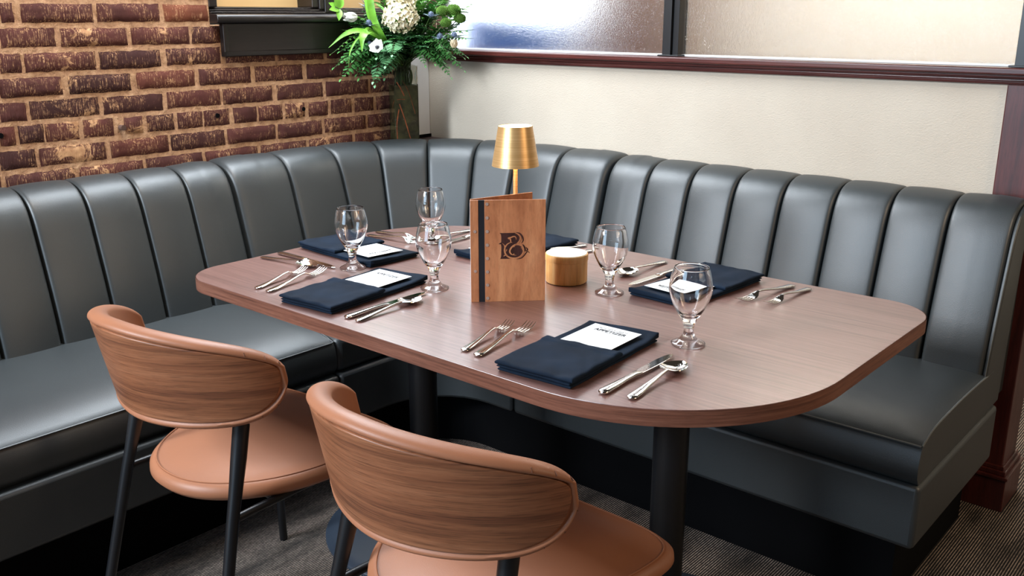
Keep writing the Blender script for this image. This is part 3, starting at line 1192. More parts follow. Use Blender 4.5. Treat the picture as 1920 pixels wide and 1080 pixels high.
for k in (0.70, 0.31):
    b = MB()
    b.tube([(0.0098, -0.0018, MH * k), (0.0098, -0.0030, MH * k)], 0.0034, 16)
    b.build('rivet', M['rivet'], sp)
# emblem: coordinates in the crop 1234x1080, 7.7e-5 m per unit, centre of emblem at (0.098, MH*0.595)
def E(x, y, d):
    k = 8.1e-5
    return (0.0945 + (x - 560) * k, -0.002 - d, MH * 0.555 + (530 - y) * k)
def poly(b, pts, d):
    b.add([E(x, y, d) for x, y in pts], [tuple(range(len(pts)))])
def stroke(b, pts, wd, d, n=7):
    P = spline([(x, y, 0) for x, y in pts], n)
    m = len(P)
    vs = []
    for i, p in enumerate(P):
        t = (P[min(i + 1, m - 1)] - P[max(i - 1, 0)]).normalized()
        u = i / (m - 1)
        ww = (wd(u) if callable(wd) else wd) / 2
        nn = Vector((-t.y, t.x, 0))
        vs += [E(*(p + nn * ww)[:2], d), E(*(p - nn * ww)[:2], d)]
    b.add(vs, [(2 * i, 2 * i + 2, 2 * i + 3, 2 * i + 1) for i in range(m - 1)])
b = MB()
body = [(175, 173), (600, 173), (680, 205), (730, 255), (748, 330), (725, 410), (685, 462), (660, 500), (720, 500), (790, 545), (835, 610), (845, 690), (815, 770), (760, 835), (690, 880), (470, 890), (185, 890), (205, 870), (220, 800), (224, 560), (212, 484), (150, 474), (172, 455), (205, 440), (222, 425), (224, 300), (214, 205)]
poly(b, body, 0.0003)
tp = lambda w0: (lambda u: w0 * (0.12 + 0.88 * math.sin(PI * min(1, max(0, u))) ** 0.7))
stroke(b, [(615, 163), (715, 190), (785, 270), (815, 380), (770, 470)], tp(44), 0.0003)
stroke(b, [(800, 490), (845, 560), (868, 640), (862, 700)], tp(46), 0.0003)
stroke(b, [(890, 575), (925, 620), (930, 660), (880, 690)], tp(36), 0.0003)
stroke(b, [(640, 905), (760, 880), (850, 800), (930, 700), (1000, 745)], tp(30), 0.0003)
em = b.build('emblem', M['burn'], fc, smooth=False)
b = MB()
stroke(b, [(245, 455), (295, 500), (318, 570), (312, 660), (340, 760), (430, 845), (560, 880), (690, 860), (780, 790), (822, 700), (815, 600), (765, 530), (680, 495), (600, 505), (520, 555), (465, 630), (455, 700), (490, 760), (555, 785), (640, 800)], lambda u: 44 * min(1, 0.1 + u * 6, 0.1 + (1 - u) * 6), 0.0006, 6)
stroke(b, [(325, 560), (390, 480), (470, 440), (525, 435)], lambda u: 44 * (1 - u * 0.9), 0.0006)
stroke(b, [(520, 440), (480, 420), (470, 350), (415, 318), (480, 300), (560, 272), (615, 295), (628, 370)], tp(40), 0.0006)
stroke(b, [(560, 545), (640, 480), (710, 410), (742, 330), (725, 260), (670, 210), (600, 180)], tp(44), 0.0006)
stroke(b, [(285, 825), (310, 795), (370, 790), (420, 820)], tp(30), 0.0006)
stroke(b, [(570, 740), (560, 775), (600, 800)], tp(26), 0.0006)
stroke(b, [(350, 690), (362, 650), (375, 620)], tp(22), 0.0006)
stroke(b, [(750, 585), (790, 600), (800, 660)], tp(26), 0.0006)
stroke(b, [(560, 575), (575, 540), (600, 520)], tp(24), 0.0006)
b.build('emblem_tracery', M['menu'], em, smooth=False)

# ================================================================== GOBLETS
def make_goblet():
    root = empty('water_goblet')
    out = [(0.0, 0.0), (0.0290, 0.0), (0.0322, 0.0008), (0.0330, 0.0024), (0.0316, 0.0044), (0.0250, 0.0075), (0.0190, 0.0105), (0.0170, 0.0125), (0.0150, 0.0150), (0.0120, 0.0195), (0.0100, 0.0235), (0.0094, 0.0290), (0.0096, 0.0340), (0.0108, 0.0370), (0.0112, 0.0385), (0.0110, 0.0400)]
    bowl = [(0.0110, 0.0400), (0.0128, 0.0450), (0.0166, 0.0520), (0.0222, 0.0610), (0.0282, 0.0715), (0.0336, 0.0830), (0.0382, 0.0955), (0.0408, 0.1065), (0.0415, 0.1140), (0.0408, 0.1230), (0.0388, 0.1340), (0.0362, 0.1440), (0.0336, 0.1520)]
    rim = [(0.0332, 0.1540), (0.0324, 0.1549), (0.0316, 0.1540)]
    inn = [(0.0316, 0.1515), (0.0344, 0.1436), (0.0370, 0.1338), (0.0391, 0.1230), (0.0398, 0.1140), (0.0391, 0.1070), (0.0364, 0.0960), (0.0316, 0.0840), (0.0258, 0.0730), (0.0190, 0.0640), (0.0110, 0.0580), (0.0, 0.0560)]
    b = MB()
    pr = out + bowl[1:] + rim + inn
    sm = spline([(p[0], p[1], 0) for p in pr], 2)
    b.lathe([(max(0.0, p[0]), p[1]) for p in sm], 56)
    g = b.build('glass', M['glass'], root, angle=60)
    return root
GOB = [((1.053, -1.299), 'clear water goblet between the two left-hand place settings'),
       ((1.019, -0.989), 'clear water goblet farthest back, nearest the curved corner'),
       ((1.340, -1.295), 'clear water goblet just left of the wooden menu'),
       ((1.669, -1.059), 'clear water goblet just right of the bamboo box'),
       ((1.987, -1.247), 'clear water goblet nearest the front, beside the knife and spoon')]
g0 = make_goblet()
for i, ((x, y), lab) in enumerate(GOB):
    o = g0 if i == 0 else copy_tree(g0)
    o.location = (x, y, TZ)
    o.rotation_euler = (0, 0, i * 0.7)
    tag(o, lab, 'glass', 'water goblets on the table')

# ================================================================== CUTLERY (along +y, handle end at the origin)
def strip(b, stations, n=12):
    """stations: (y, z, half width, half thickness, roundness)"""
    secs = []
    for (y, z, w_, t_) in stations:
        sec = []
        for k in range(n):
            a = 2 * PI * k / n
            c, s = math.cos(a), math.sin(a)
            sec.append((math.copysign(abs(c) ** 0.7, c) * w_, y, z + math.copysign(abs(s) ** 0.8, s) * t_))
        secs.append(sec)
    b.loft(secs)
def handle_st(L, neck_z):
    return [(0.0, 0.0030, 0.0010, 0.0008), (0.0012, 0.0031, 0.0062, 0.0018), (0.005, 0.0033, 0.0088, 0.0022), (0.012, 0.0036, 0.0095, 0.0024), (0.03, 0.0042, 0.0086, 0.0023), (0.06, 0.0062, 0.0062, 0.0023), (L - 0.02, neck_z - 0.001, 0.0036, 0.0023), (L, neck_z, 0.0030, 0.0020)]
def make_fork(scale):
    root = empty('table_fork')
    b = MB()
    strip(b, handle_st(0.128, 0.0135))
    b.build('handle', M['steel'], root, angle=50)
    b = MB()
    strip(b, [(0.127, 0.0135, 0.0030, 0.0020), (0.134, 0.0118, 0.0060, 0.0016), (0.142, 0.0078, 0.0110, 0.0013), (0.150, 0.0045, 0.0126, 0.0012), (0.156, 0.0035, 0.0124, 0.0011)])
    for k in range(4):
        x = -0.0100 + k * 0.0200 / 3
        b.tube([(x * 1.02, 0.1555, 0.0035), (x * 1.03, 0.168, 0.0030), (x * 1.02, 0.182, 0.0044), (x, 0.195, 0.0085), (x * 0.97, 0.201, 0.0112)], [0.0017, 0.0016, 0.0014, 0.0011, 0.0005], 8)
    b.build('tines', M['steel2'], root, angle=50)
    root.scale = (scale,) * 3
    return root
def make_spoon():
    root = empty('table_spoon')
    b = MB()
    strip(b, handle_st(0.135, 0.0115))
    b.build('handle', M['steel'], root, angle=50)
    b = MB()
    n, m = 18, 24
    top, bot = [], []
    for i in range(n + 1):
        u = i / n
        y = 0.134 + 0.066 * u
        w_ = 0.0215 * math.sin(PI * min(1, u ** 0.80)) ** 0.62 + 0.0030 * (1 - u)
        if i == n:
            w_ = 0.0005
        zr = lerp(0.0115, 0.0085, u)
        dp = 0.0085 * math.sin(PI * u) ** 0.8
        a, c = [], []
        for k in range(m + 1):
            v = 2 * k / m - 1
            z = zr - dp * (1 - v * v)
            a.append((v * w_, y, z))
            c.append((v * w_ * 1.03, y, z - 0.0012))
        top.append(a)
        bot.append(c)
    secs = [top[i] + list(reversed(bot[i])) for i in range(n + 1)]
    b.loft(secs)
    b.build('bowl', M['steel2'], root, angle=50)
    return root
def make_knife():
    root = empty('table_knife')
    b = MB()
    strip(b, [(0.0, 0.0035, 0.0010, 0.0010), (0.0012, 0.0036, 0.0062, 0.0026), (0.005, 0.0038, 0.0090, 0.0033), (0.012, 0.0040, 0.0098, 0.0036), (0.04, 0.0042, 0.0082, 0.0036), (0.075, 0.0046, 0.0062, 0.0036), (0.105, 0.0048, 0.0062, 0.0036), (0.117, 0.0046, 0.0085, 0.0032), (0.120, 0.0046, 0.0092, 0.0022)])
    b.build('handle', M['steel'], root, angle=50)
    b = MB()
    out = [(-0.0085, 0.119), (0.0080, 0.119), (0.0088, 0.15), (0.0088, 0.19), (0.0080, 0.215), (0.0050, 0.230), (0.0005, 0.239), (-0.0040, 0.232), (-0.0075, 0.218), (-0.0092, 0.195), (-0.0092, 0.15)]
    b.prism(out, 0.0036, 0.0054)
    b.build('blade', M['steel2'], root, smooth=False, bevel=0.0006)
    return root
F1, F2, SP, KN = make_fork(0.93), make_fork(1.04), make_spoon(), make_knife()
used = set()
def put(proto, x, y, ang, label, cat, group):
    o = proto if proto.name not in used else copy_tree(proto)
    used.add(proto.name)
    o.location = (x, y, TZ + 0.0004)
    o.rotation_euler = (0, 0, math.radians(ang - 90))
    tag(o, label, cat, group)
FG, SG, KG = 'forks on the table', 'spoons on the table', 'knives on the table'
put(F1, 1.688, -1.564, 102, 'short fork, left of the pair beside the front napkin', 'fork', FG)
put(F2, 1.726, -1.569, 100, 'long fork next to the front napkin, right of its pair', 'fork', FG)
put(KN, 2.009, -1.566, 91.7, 'steel knife at the front, right of the front napkin', 'knife', KG)
put(SP, 2.058, -1.553, 95, 'steel spoon at the front right, beside the front knife', 'spoon', SG)
put(F1, 1.031, -1.571, 106, 'short fork, outer of the pair by the left front napkin', 'fork', FG)
put(F2, 1.074, -1.570, 104, 'long fork next to the left front napkin', 'fork', FG)
put(KN, 1.362, -1.579, 91, 'steel knife right of the left front napkin', 'knife', KG)
put(SP, 1.396, -1.578, 94, 'steel spoon beside the left front knife, under a goblet', 'spoon', SG)
put(SP, 0.791, -1.388, 8, 'steel spoon nearest the left rounded table corner', 'spoon', SG)
put(KN, 0.789, -1.331, -1, 'steel knife between left corner spoon and far left napkin', 'knife', KG)
put(F2, 0.809, -1.039, 8, 'long fork just behind the far left napkin', 'fork', FG)
put(F1, 0.790, -0.990, 4, 'short fork at the back edge behind the far left napkin', 'fork', FG)
put(SP, 0.985, -0.790, -86, 'steel spoon at the curved back corner, seen through goblets', 'spoon', SG)
put(KN, 1.040, -0.765, -88, 'steel knife at the curved back corner, left of the menu', 'knife', KG)
put(F2, 1.356, -0.725, -97, 'fork handle at the back edge, left of its pair behind the bamboo box', 'fork', FG)
put(F1, 1.405, -0.765, -100, 'fork handle behind the bamboo box, right of its pair', 'fork', FG)
put(SP, 1.620, -0.737, -92.7, 'steel spoon at the back edge, right of the middle goblet', 'spoon', SG)
put(KN, 1.687, -0.752, -92.7, 'steel knife left of the far right napkin', 'knife', KG)
put(F2, 1.967, -0.737, -100, 'fork just right of the far right napkin', 'fork', FG)
put(F1, 2.006, -0.735, -95, 'rightmost fork on the table by the back edge', 'fork', FG)

# ================================================================== NAPKINS AND CARDS
def slab(w0, l0, z0, z1, x_off=0.0, y_off=0.0, seed=0.0, amp=0.0015, nx=26, ny=44, top_fn=None, wav=0.003):
    """soft cloth slab with rounded folded edges, local x across, y along"""
    b = MB()
    secs = []
    for j in range(ny + 1):
        v = 0.5 - 0.5 * math.cos(PI * j / ny) if True else j / ny
        y = y_off + v * l0
        ev = min(v, 1 - v) * l0
        kv = math.sqrt(max(0.0, 1 - (1 - min(1, ev / 0.006)) ** 2))
        sec_t, sec_b = [], []
        for i in range(nx + 1):
            u = 0.5 - 0.5 * math.cos(PI * i / nx)
            x = (u - 0.5) * w0 + x_off
            eu = min(u, 1 - u) * w0
            ku = math.sqrt(max(0.0, 1 - (1 - min(1, eu / 0.006)) ** 2))
            k = min(ku, kv)
            zm = (z0 + z1) / 2
            h = (z1 - z0) / 2
            wob = noise.noise(Vector((x * 30 + seed, y * 22, seed))) * amp + noise.noise(Vector((x * 9 + seed, y * 40 + x * 60, seed + 4))) * amp * 0.8
            add = top_fn(u, v) if top_fn else 0.0
            ex = noise.noise(Vector((y * 14, seed, u * 2))) * wav
            ey = noise.noise(Vector((x * 14, seed + 7, v * 2))) * wav
            sec_t.append((x + ex, y + ey, zm + h * k + wob * k + add))
            sec_b.append((x + ex, y + ey, zm - h * k + max(0, wob) * 0.3 * k + add * 0.0))
        secs.append(sec_t + list(reversed(sec_b)))
    b.loft(secs)
    return b
def make_napkin(seed):
    root = empty('pocket_napkin')
    curl = lambda u, v: 0.006 * max(0.0, (v - 0.8) / 0.2) ** 2 * (0.4 + u)
    slab(0.158, 0.306, 0.0, 0.0065, 0.0, 0.004, seed, 0.0008).build('lower_fold', M['navy'], root, angle=70)
    slab(0.160, 0.312, 0.0066, 0.0125, 0.0, 0.002, seed + 3, 0.0012, top_fn=curl).build('upper_fold', M['navy'], root, angle=70)
    band = lambda u, v: 0.0015 * (1 if v > 0.86 else 0.0)
    slab(0.166, 0.168, 0.0122, 0.0205, 0.0, 0.0, seed + 8, 0.0022, top_fn=band).build('pocket', M['navy'], root, angle=70)
    return root

def text_mesh(body, size, bold=0.0, shear=0.0, space=1.0):
    cu = bpy.data.curves.new('txt', 'FONT')
    cu.body = body
    cu.size = size
    cu.align_x = 'CENTER'
    cu.offset = bold
    cu.shear = shear
    cu.space_character = space
    o = bpy.data.objects.new('txt', cu)
    COL.objects.link(o)
    dg = bpy.context.evaluated_depsgraph_get()
    ev = o.evaluated_get(dg)
    me = ev.to_mesh()
    vs = [tuple(v.co) for v in me.vertices]
    fs = [tuple(p.vertices) for p in me.polygons]
    ev.to_mesh_clear()
    bpy.data.objects.remove(o)
    return vs, fs
T1 = text_mesh('BUTCHER & LIBERTY', 0.0068, 0.0, 0, 1.05)
T2 = text_mesh('APPETIZER', 0.0150, 0.00045, 0.0, 1.02)
T3 = text_mesh('MENU', 0.0042)
def make_card():
    """origin at the pocket mouth, +y outwards; card rises slightly"""
    root = empty('menu_card')
    z = lambda y: 0.0172 + (y + 0.012) * 0.02
    b = MB()
    W2 = 0.0545
    ys = [-0.10, -0.05, 0.0, 0.04, 0.08, 0.116]
    secs = [[(-W2, y, z(y)), (W2, y, z(y)), (W2, y, z(y) + 0.0005), (-W2, y, z(y) + 0.0005)] for y in ys]
    b.loft(secs)
    card = b.build('card', M['paper'], root, smooth=False)
    b = MB()
    for (vs, fs), y0, sx in ((T1, 0.0985, 1.0), (T2, 0.0835, 0.98), (T3, 0.0775, 1.0)):
        b.add([(v[0] * sx, y0 + v[1], z(y0 + v[1]) + 0.0008) for v in vs], fs)
    b.build('print', M['ink'], root, smooth=False)
    b = MB()
    rr = random.Random(5)
    def line(x0, x1, y, h=0.0009):
        b.add([(x0, y, z(y) + 0.0008), (x1, y, z(y) + 0.0008), (x1, y + h, z(y + h) + 0.0008), (x0, y + h, z(y + h) + 0.0008)], [(0, 1, 2, 3)])
    for k in range(11):
        y = 0.066 - k * 0.0058
        line(-0.041, -0.041 + rr.uniform(0.03, 0.075), y)
        if k % 2 == 0:
            line(0.037, 0.042, y)
    b.build('fine_print', M['greyink'], root, smooth=False)
    return root
SETS = [((1.240, -1.592), 5.0, 'navy pocket napkin at the left chair, front left of the table', 'white printed menu card in the left front napkin'),
        ((1.879, -1.592), 4.0, 'navy pocket napkin nearest the front, before the frontmost chair', 'white printed menu card in the frontmost napkin'),
        ((0.780, -1.176), -93.0, 'navy pocket napkin at the left end of the table', 'white printed menu card, upside down, in the left end napkin'),
        ((1.812, -0.738), -183.5, 'navy pocket napkin at the back right, behind the front goblet', 'white printed menu card seen through the front goblet'),
        ((1.262, -0.737), -184.0, 'navy pocket napkin half hidden behind the menu', 'white menu card mostly hidden behind the wooden menu')]
for i, ((x, y), ang, l1, l2) in enumerate(SETS):
    o = make_napkin(2.3 + i * 5.1)
    o.location = (x, y, TZ)
    o.rotation_euler = (0, 0, math.radians(ang))
    tag(o, l1, 'napkin', 'navy napkins on the table')
    c = make_card() if i == 0 else copy_tree(c0)
    if i == 0:
        c0 = c
    R_ = Matrix.Rotation(math.radians(ang), 3, 'Z')
    p = R_ @ Vector((0.0, 0.168, 0)) + Vector((x, y, TZ))
    c.location = p
    c.rotation_euler = (0, 0, math.radians(ang - 3))
    tag(c, l2, 'card', 'menu cards in the napkins')

# ================================================================== VASE AND FLOWERS
VC = (0.074, -0.202)
vr = empty('glass_vase', (VC[0], VC[1], 0.885), math.radians(-30), 'tall square glass vase of dark water on the corner shelf', 'vase')
VH = 0.298
b = MB()
o_, i_ = 0.0475, 0.0435
sq = lambda r, z: [(-r, -r, z), (r, -r, z), (r, r, z), (-r, r, z)]
b.loft([sq(o_ - 0.001, 0.0), sq(o_, 0.002), sq(o_, VH), sq(i_, VH), sq(i_, 0.010), sq(0.001, 0.010)])
b.build('glass', M['vase'], vr, smooth=False)
b = MB()
r_ = 0.0482
nn = 10
secs = []
for k in range(nn + 1):
    z = 0.011 + (VH - 0.085) * k / nn
    sec = []
    for q in range(24):
        side = q // 6
        f = (q % 6) / 6
        c0_ = [(-1, -1), (1, -1), (1, 1), (-1, 1)][side]
        c1_ = [(1, -1), (1, 1), (-1, 1), (-1, -1)][side]
        x = lerp(c0_[0], c1_[0], f)
        y = lerp(c0_[1], c1_[1], f)
        rr = r_ - 0.0032 - 0.0004 * noise.noise(Vector((x * 3, y * 3, z * 30)))
        sec.append((x * rr, y * rr, z))
    secs.append(sec)
b.loft(secs)
b.build('leaf_lining', M['lining'], vr)

FC = Vector((0.12, -0.24, 1.20))          # where the stems leave the vase
MOUTH = Vector((VC[0], VC[1], 0.885 + VH - 0.01))
def stem_path(tip, lift=0.05, root=None):
    m = Vector(root) if root else MOUTH + Vector((random.uniform(-0.025, 0.025), random.uniform(-0.025, 0.025), 0))
    t = Vector(tip)
    mid = (m + t) / 2 + Vector((0, 0, lift))
    base = m - Vector((0, 0, 0.085))
    return [base, m, mid, t]
def leaf(b, base, d, up, L, W_, fold=0.25, curl=0.15, n=5):
    d = d.normalized()
    sd = d.cross(up)
    if sd.length < 1e-4:
        sd = Vector((1, 0, 0))
    sd.normalize()
    nr = sd.cross(d).normalized()
    vs = []
    for i in range(n + 1):
        u = i / n
        w_ = W_ * math.sin(PI * min(1, u ** 0.8 * 0.98 + 0.01)) ** 0.9
        c = base + d * (L * u) - nr * (curl * L * u * u)
        vs += [c - sd * w_ + nr * (fold * w_), c, c + sd * w_ + nr * (fold * w_)]
    fs = []
    for i in range(n):
        fs += [(3 * i, 3 * i + 1, 3 * i + 4, 3 * i + 3), (3 * i + 1, 3 * i + 2, 3 * i + 5, 3 * i + 4)]
    b.add(vs, fs)
def thing_mesh(root, parts):
    for nm, b, m in parts:
        b.build(nm, m, root, world=True, angle=80)
def flower_root(name, tip, label, cat, group=None):
    return empty(name, tuple(MOUTH), 0, label, cat, group)

def frond(tip, mat, label, pin_len, n=16, lift=0.06, width=0.010, group='fern fronds', name='fern_frond', droop=0.25, lobed=True, start=0.30):
    r = flower_root(name, tip, label, 'foliage', group)
    P = spline(stem_path(tip, lift), 10)
    bs = MB()
    bs.tube(P, [lerp(0.0022, 0.0008, i / (len(P) - 1)) for i in range(len(P))], 5)
    bl = MB()
    m = len(P)
    i0 = int(10 + start * (m - 11))
    for k in range(n):
        f = k / (n - 1)
        q = lerp(i0, m - 2, f)
        i = int(q)
        p = P[i].lerp(P[i + 1], q - i)
        t = (P[i + 1] - P[i]).normalized()
        up = Vector((random.uniform(-0.25, 0.25), random.uniform(-0.25, 0.25), 1))
        sd = t.cross(up).normalized()
        L = pin_len * (math.sin(PI * (0.18 + 0.80 * f)) ** 0.8) * random.uniform(0.85, 1.1)
        for sg in (-1, 1):
            d = sd * sg + t * 0.65 + Vector((0, 0, -droop * random.uniform(0.3, 1.2)))
            if lobed:
                # side leaflets along a pinna
                d.normalize()
                leaf(bl, p, d, up, L, width * 0.42)
                for h in (0.25, 0.45, 0.65):
                    for s2 in (-1, 1):
                        d2 = d + d.cross(up).normalized() * s2 * 0.9
                        leaf(bl, p + d * (L * h), d2, up, L * 0.50 * (1.1 - h), width * 0.42, n=3)
            else:
                leaf(bl, p, d, up, L, width)
    leaf(bl, P[-1], (P[-1] - P[-3]), Vector((0, 0, 1)), pin_len * 0.26, width * 0.3)
    thing_mesh(r, [('stem', bs, M['stem']), ('leaves', bl, mat)])

def V(*a):
    return Vector(a)
def jit(p, a=0.012):
    return tuple(c + random.uniform(-a, a) for c in p)
LF = 'glossy dark green fern frond hanging from the vase on the brick side'
for tip in ((0.12, -0.546, 1.150), (0.10, -0.489, 1.175), (0.07, -0.43, 1.16), (0.14, -0.50, 1.215), (0.09, -0.52, 1.245), (0.13, -0.47, 1.150), (0.09, -0.55, 1.19), (0.13, -0.54, 1.215), (0.11, -0.46, 1.225), (0.15, -0.46, 1.19)):
    frond(tip, M['fern'], LF, 0.062, 16, 0.09, 0.015, 'fern fronds on the brick side of the vase', droop=0.15, start=0.2)
LF = 'blue-green fern frond drooping over the front of the vase'
for tip in ((0.20, -0.465, 1.140), (0.28, -0.442, 1.235), (0.24, -0.44, 1.195), (0.17, -0.43, 1.125), (0.22, -0.46, 1.225), (0.19, -0.40, 1.15)):
    frond(tip, M['fern2'], LF, 0.060, 16, 0.08, 0.016, 'fern fronds at the front of the vase', droop=0.15, start=0.2)
LF = 'dark green cedar-like sprig drooping on the cream wall side of the vase'
for tip in ((0.401, -0.20, 1.175), (0.352, -0.22, 1.150), (0.30, -0.30, 1.195), (0.37, -0.17, 1.22), (0.27, -0.20, 1.19), (0.39, -0.24, 1.225), (0.33, -0.28, 1.20), (0.30, -0.22, 1.215), (0.415, -0.20, 1.225), (0.36, -0.24, 1.19)):
    frond(tip, M['fern'], LF, 0.052, 18, 0.10, 0.011, 'cedar sprigs on the cream wall side', 'cedar_sprig', 0.3, start=0.2)
LF = 'dark green filler sprig in the middle of the bouquet'
for tip in ((0.26, -0.36, 1.27), (0.18, -0.36, 1.30), (0.30, -0.26, 1.30), (0.14, -0.34, 1.33), (0.25, -0.22, 1.36), (0.12, -0.42, 1.29), (0.29, -0.30, 1.34), (0.31, -0.30, 1.26), (0.10, -0.46, 1.33), (0.09, -0.40, 1.38), (0.33, -0.2, 1.30), (0.23, -0.38, 1.29), (0.28, -0.25, 1.40), (0.36, -0.2, 1.33), (0.33, -0.24, 1.42), (0.39, -0.18, 1.35), (0.30, -0.20, 1.44), (0.40, -0.20, 1.30), (0.13, -0.45, 1.36), (0.08, -0.47, 1.36), (0.15, -0.44, 1.29), (0.26, -0.33, 1.31), (0.30, -0.33, 1.30), (0.34, -0.28, 1.28)):
    frond(tip, M['fern2'] if random.random() < 0.5 else M['fern'], LF, 0.062, 14, 0.04, 0.017, 'filler sprigs in the bouquet', 'filler_sprig', 0.05, start=0.15)
LF = 'light green feathery sprig reaching out past the silver thistles on the right'
for tip in ((0.435, -0.18, 1.320), (0.45, -0.20, 1.29), (0.42, -0.22, 1.30)):
    frond(tip, M['midg'], LF, 0.042, 16, 0.05, 0.005, 'feathery sprigs on the right of the bouquet', 'feather_sprig', 0.2, False)
LF = 'mid green leafy branch rising behind the hydrangea'
for tip in ((0.20, -0.22, 1.46), (0.27, -0.22, 1.45), (0.33, -0.2, 1.43), (0.15, -0.30, 1.48), (0.458, -0.2, 1.415), (0.24, -0.20, 1.48), (0.30, -0.18, 1.46), (0.31, -0.24, 1.40), (0.35, -0.20, 1.45), (0.28, -0.28, 1.42), (0.10, -0.33, 1.46)):
    frond(tip, M['midg'], LF, 0.060, 13, 0.03, 0.011, 'leafy branches behind the hydrangea', 'leafy_branch', 0.0, False)
frond((0.085, -0.50, 1.320), M['midg'], 'soft needle-like green sprig under the white tulip', 0.042, 24, 0.05, 0.003, None, 'needle_sprig', 0.3, False)
for tip in ((0.12, -0.43, 1.40), (0.14, -0.44, 1.36), (0.10, -0.42, 1.43)):
    frond(tip, M['bract'], 'silvery blue small-leaved sprig between the tulip and the hydrangea', 0.026, 12, 0.03, 0.007, 'silver sprigs left of the hydrangea', 'silver_sprig', -0.1, False, 0.5)
frond((0.055, -0.535, 1.235), M['midg'], 'pale wispy sprig at the left tip of the bouquet', 0.028, 12, 0.10, 0.005, None, 'wispy_sprig', 0.2)

# bright leaf twig top left
r = flower_root('leafy_twig', None, 'bright green oval-leaved twig at the upper left of the bouquet', 'foliage')
bs, bl = MB(), MB()
P = spline(stem_path((0.08, -0.525, 1.400), 0.05), 8)
bs.tube(P, 0.0014, 5)
for (dx, dy, dz) in ((-0.1, -0.9, 0.5), (0.1, -1.0, 0.0), (0.15, 0.25, 1.0), (0.1, -0.5, 1.0), (0.2, -0.2, -0.4)):
    leaf(bl, P[-2], V(dx, dy, dz), V(0.9, -0.5, 0.4), 0.045, 0.012)
thing_mesh(r, [('stem', bs, M['stem']), ('leaves', bl, M['lime'])])

# strap leaves (tulip leaves)
for (pts, wd, lab) in (([(0.17, -0.40, 1.29), (0.15, -0.47, 1.318), (0.11, -0.51, 1.306), (0.06, -0.548, 1.258)], 0.009, 'long lime strap leaf arching out to the left of the bouquet'),
                       ([(0.16, -0.42, 1.305), (0.17, -0.46, 1.315), (0.175, -0.485, 1.295), (0.172, -0.488, 1.245)], 0.014, 'broad lime leaf folded down above the white anemone'),
                       ([(0.17, -0.38, 1.29), (0.165, -0.42, 1.36), (0.16, -0.43, 1.43), (0.15, -0.43, 1.50)], 0.013, 'upright lime blade leaf left of the cream hydrangea'),
                       ([(0.16, -0.38, 1.29), (0.15, -0.42, 1.36), (0.13, -0.42, 1.44), (0.11, -0.42, 1.49)], 0.011, 'second upright lime blade leaf, behind the white tulip'),
                       ([(0.18, -0.42, 1.30), (0.15, -0.47, 1.30), (0.125, -0.50, 1.25), (0.12, -0.51, 1.19)], 0.0035, 'thin lime stem hanging down at the left front')):
    r = flower_root('strap_leaf', None, lab, 'leaf')
    Pm = spline([tuple(MOUTH - V(0, 0, 0.05)), tuple(MOUTH)] + pts, 7)
    b = MB()
    m = len(Pm)
    vs = []
    for i, p in enumerate(Pm):
        u = i / (m - 1)
        t = (Pm[min(i + 1, m - 1)] - Pm[max(i - 1, 0)]).normalized()
        sd = t.cross(V(-0.63, 0.73, -0.28)).normalized()
        ww = wd * min(1, 0.12 + u * 1.4) * min(1, (1 - u) * 4 + 0.05)
        nrm = sd.cross(t).normalized()
        vs += [p - sd * ww, p + nrm * ww * 0.3, p + sd * ww, p + nrm * (ww * 0.3 + 0.0008)]
    fs = []
    for i in range(m - 1):
        a, c = 4 * i, 4 * i + 4
        fs += [(a, a + 1, c + 1, c), (a + 1, a + 2, c + 2, c + 1), (a, c, c + 3, a + 3), (a + 3, c + 3, c + 2, a + 2)]
    b.add(vs, fs)
    b.build('blade', M['lime'], r, world=True, angle=80)

def petal(b, base, d, nrm, L, W_, cup=0.4, n=6, m=6):
    """cupped petal surface from base along d, hollow towards nrm"""
    d = d.normalized()
    sd = d.cross(nrm).normalized()
    nr = sd.cross(d).normalized()
    vs = []
    for i in range(n + 1):
        u = i / n
        w_ = W_ * (math.sin(PI * (0.12 + 0.80 * u)) ** 0.7) * (1 if u < 0.98 else 0.75)
        for k in range(m + 1):
            v = 2 * k / m - 1
            p = base + d * (L * (u - 0.12 * u * v * v)) + sd * (v * w_) + nr * (cup * (u * u * L * 0.5 + v * v * w_ * 0.6))
            vs.append(p)
    fs = []
    for i in range(n):
        for k in range(m):
            a = i * (m + 1) + k
            fs.append((a, a + 1, a + m + 2, a + m + 1))
    b.add(vs, fs)

def stem_part(tip, rad=0.0022, lift=0.0):
    b = MB()
    b.tube(spline(stem_path(tip, lift), 6), rad, 6)
    return b

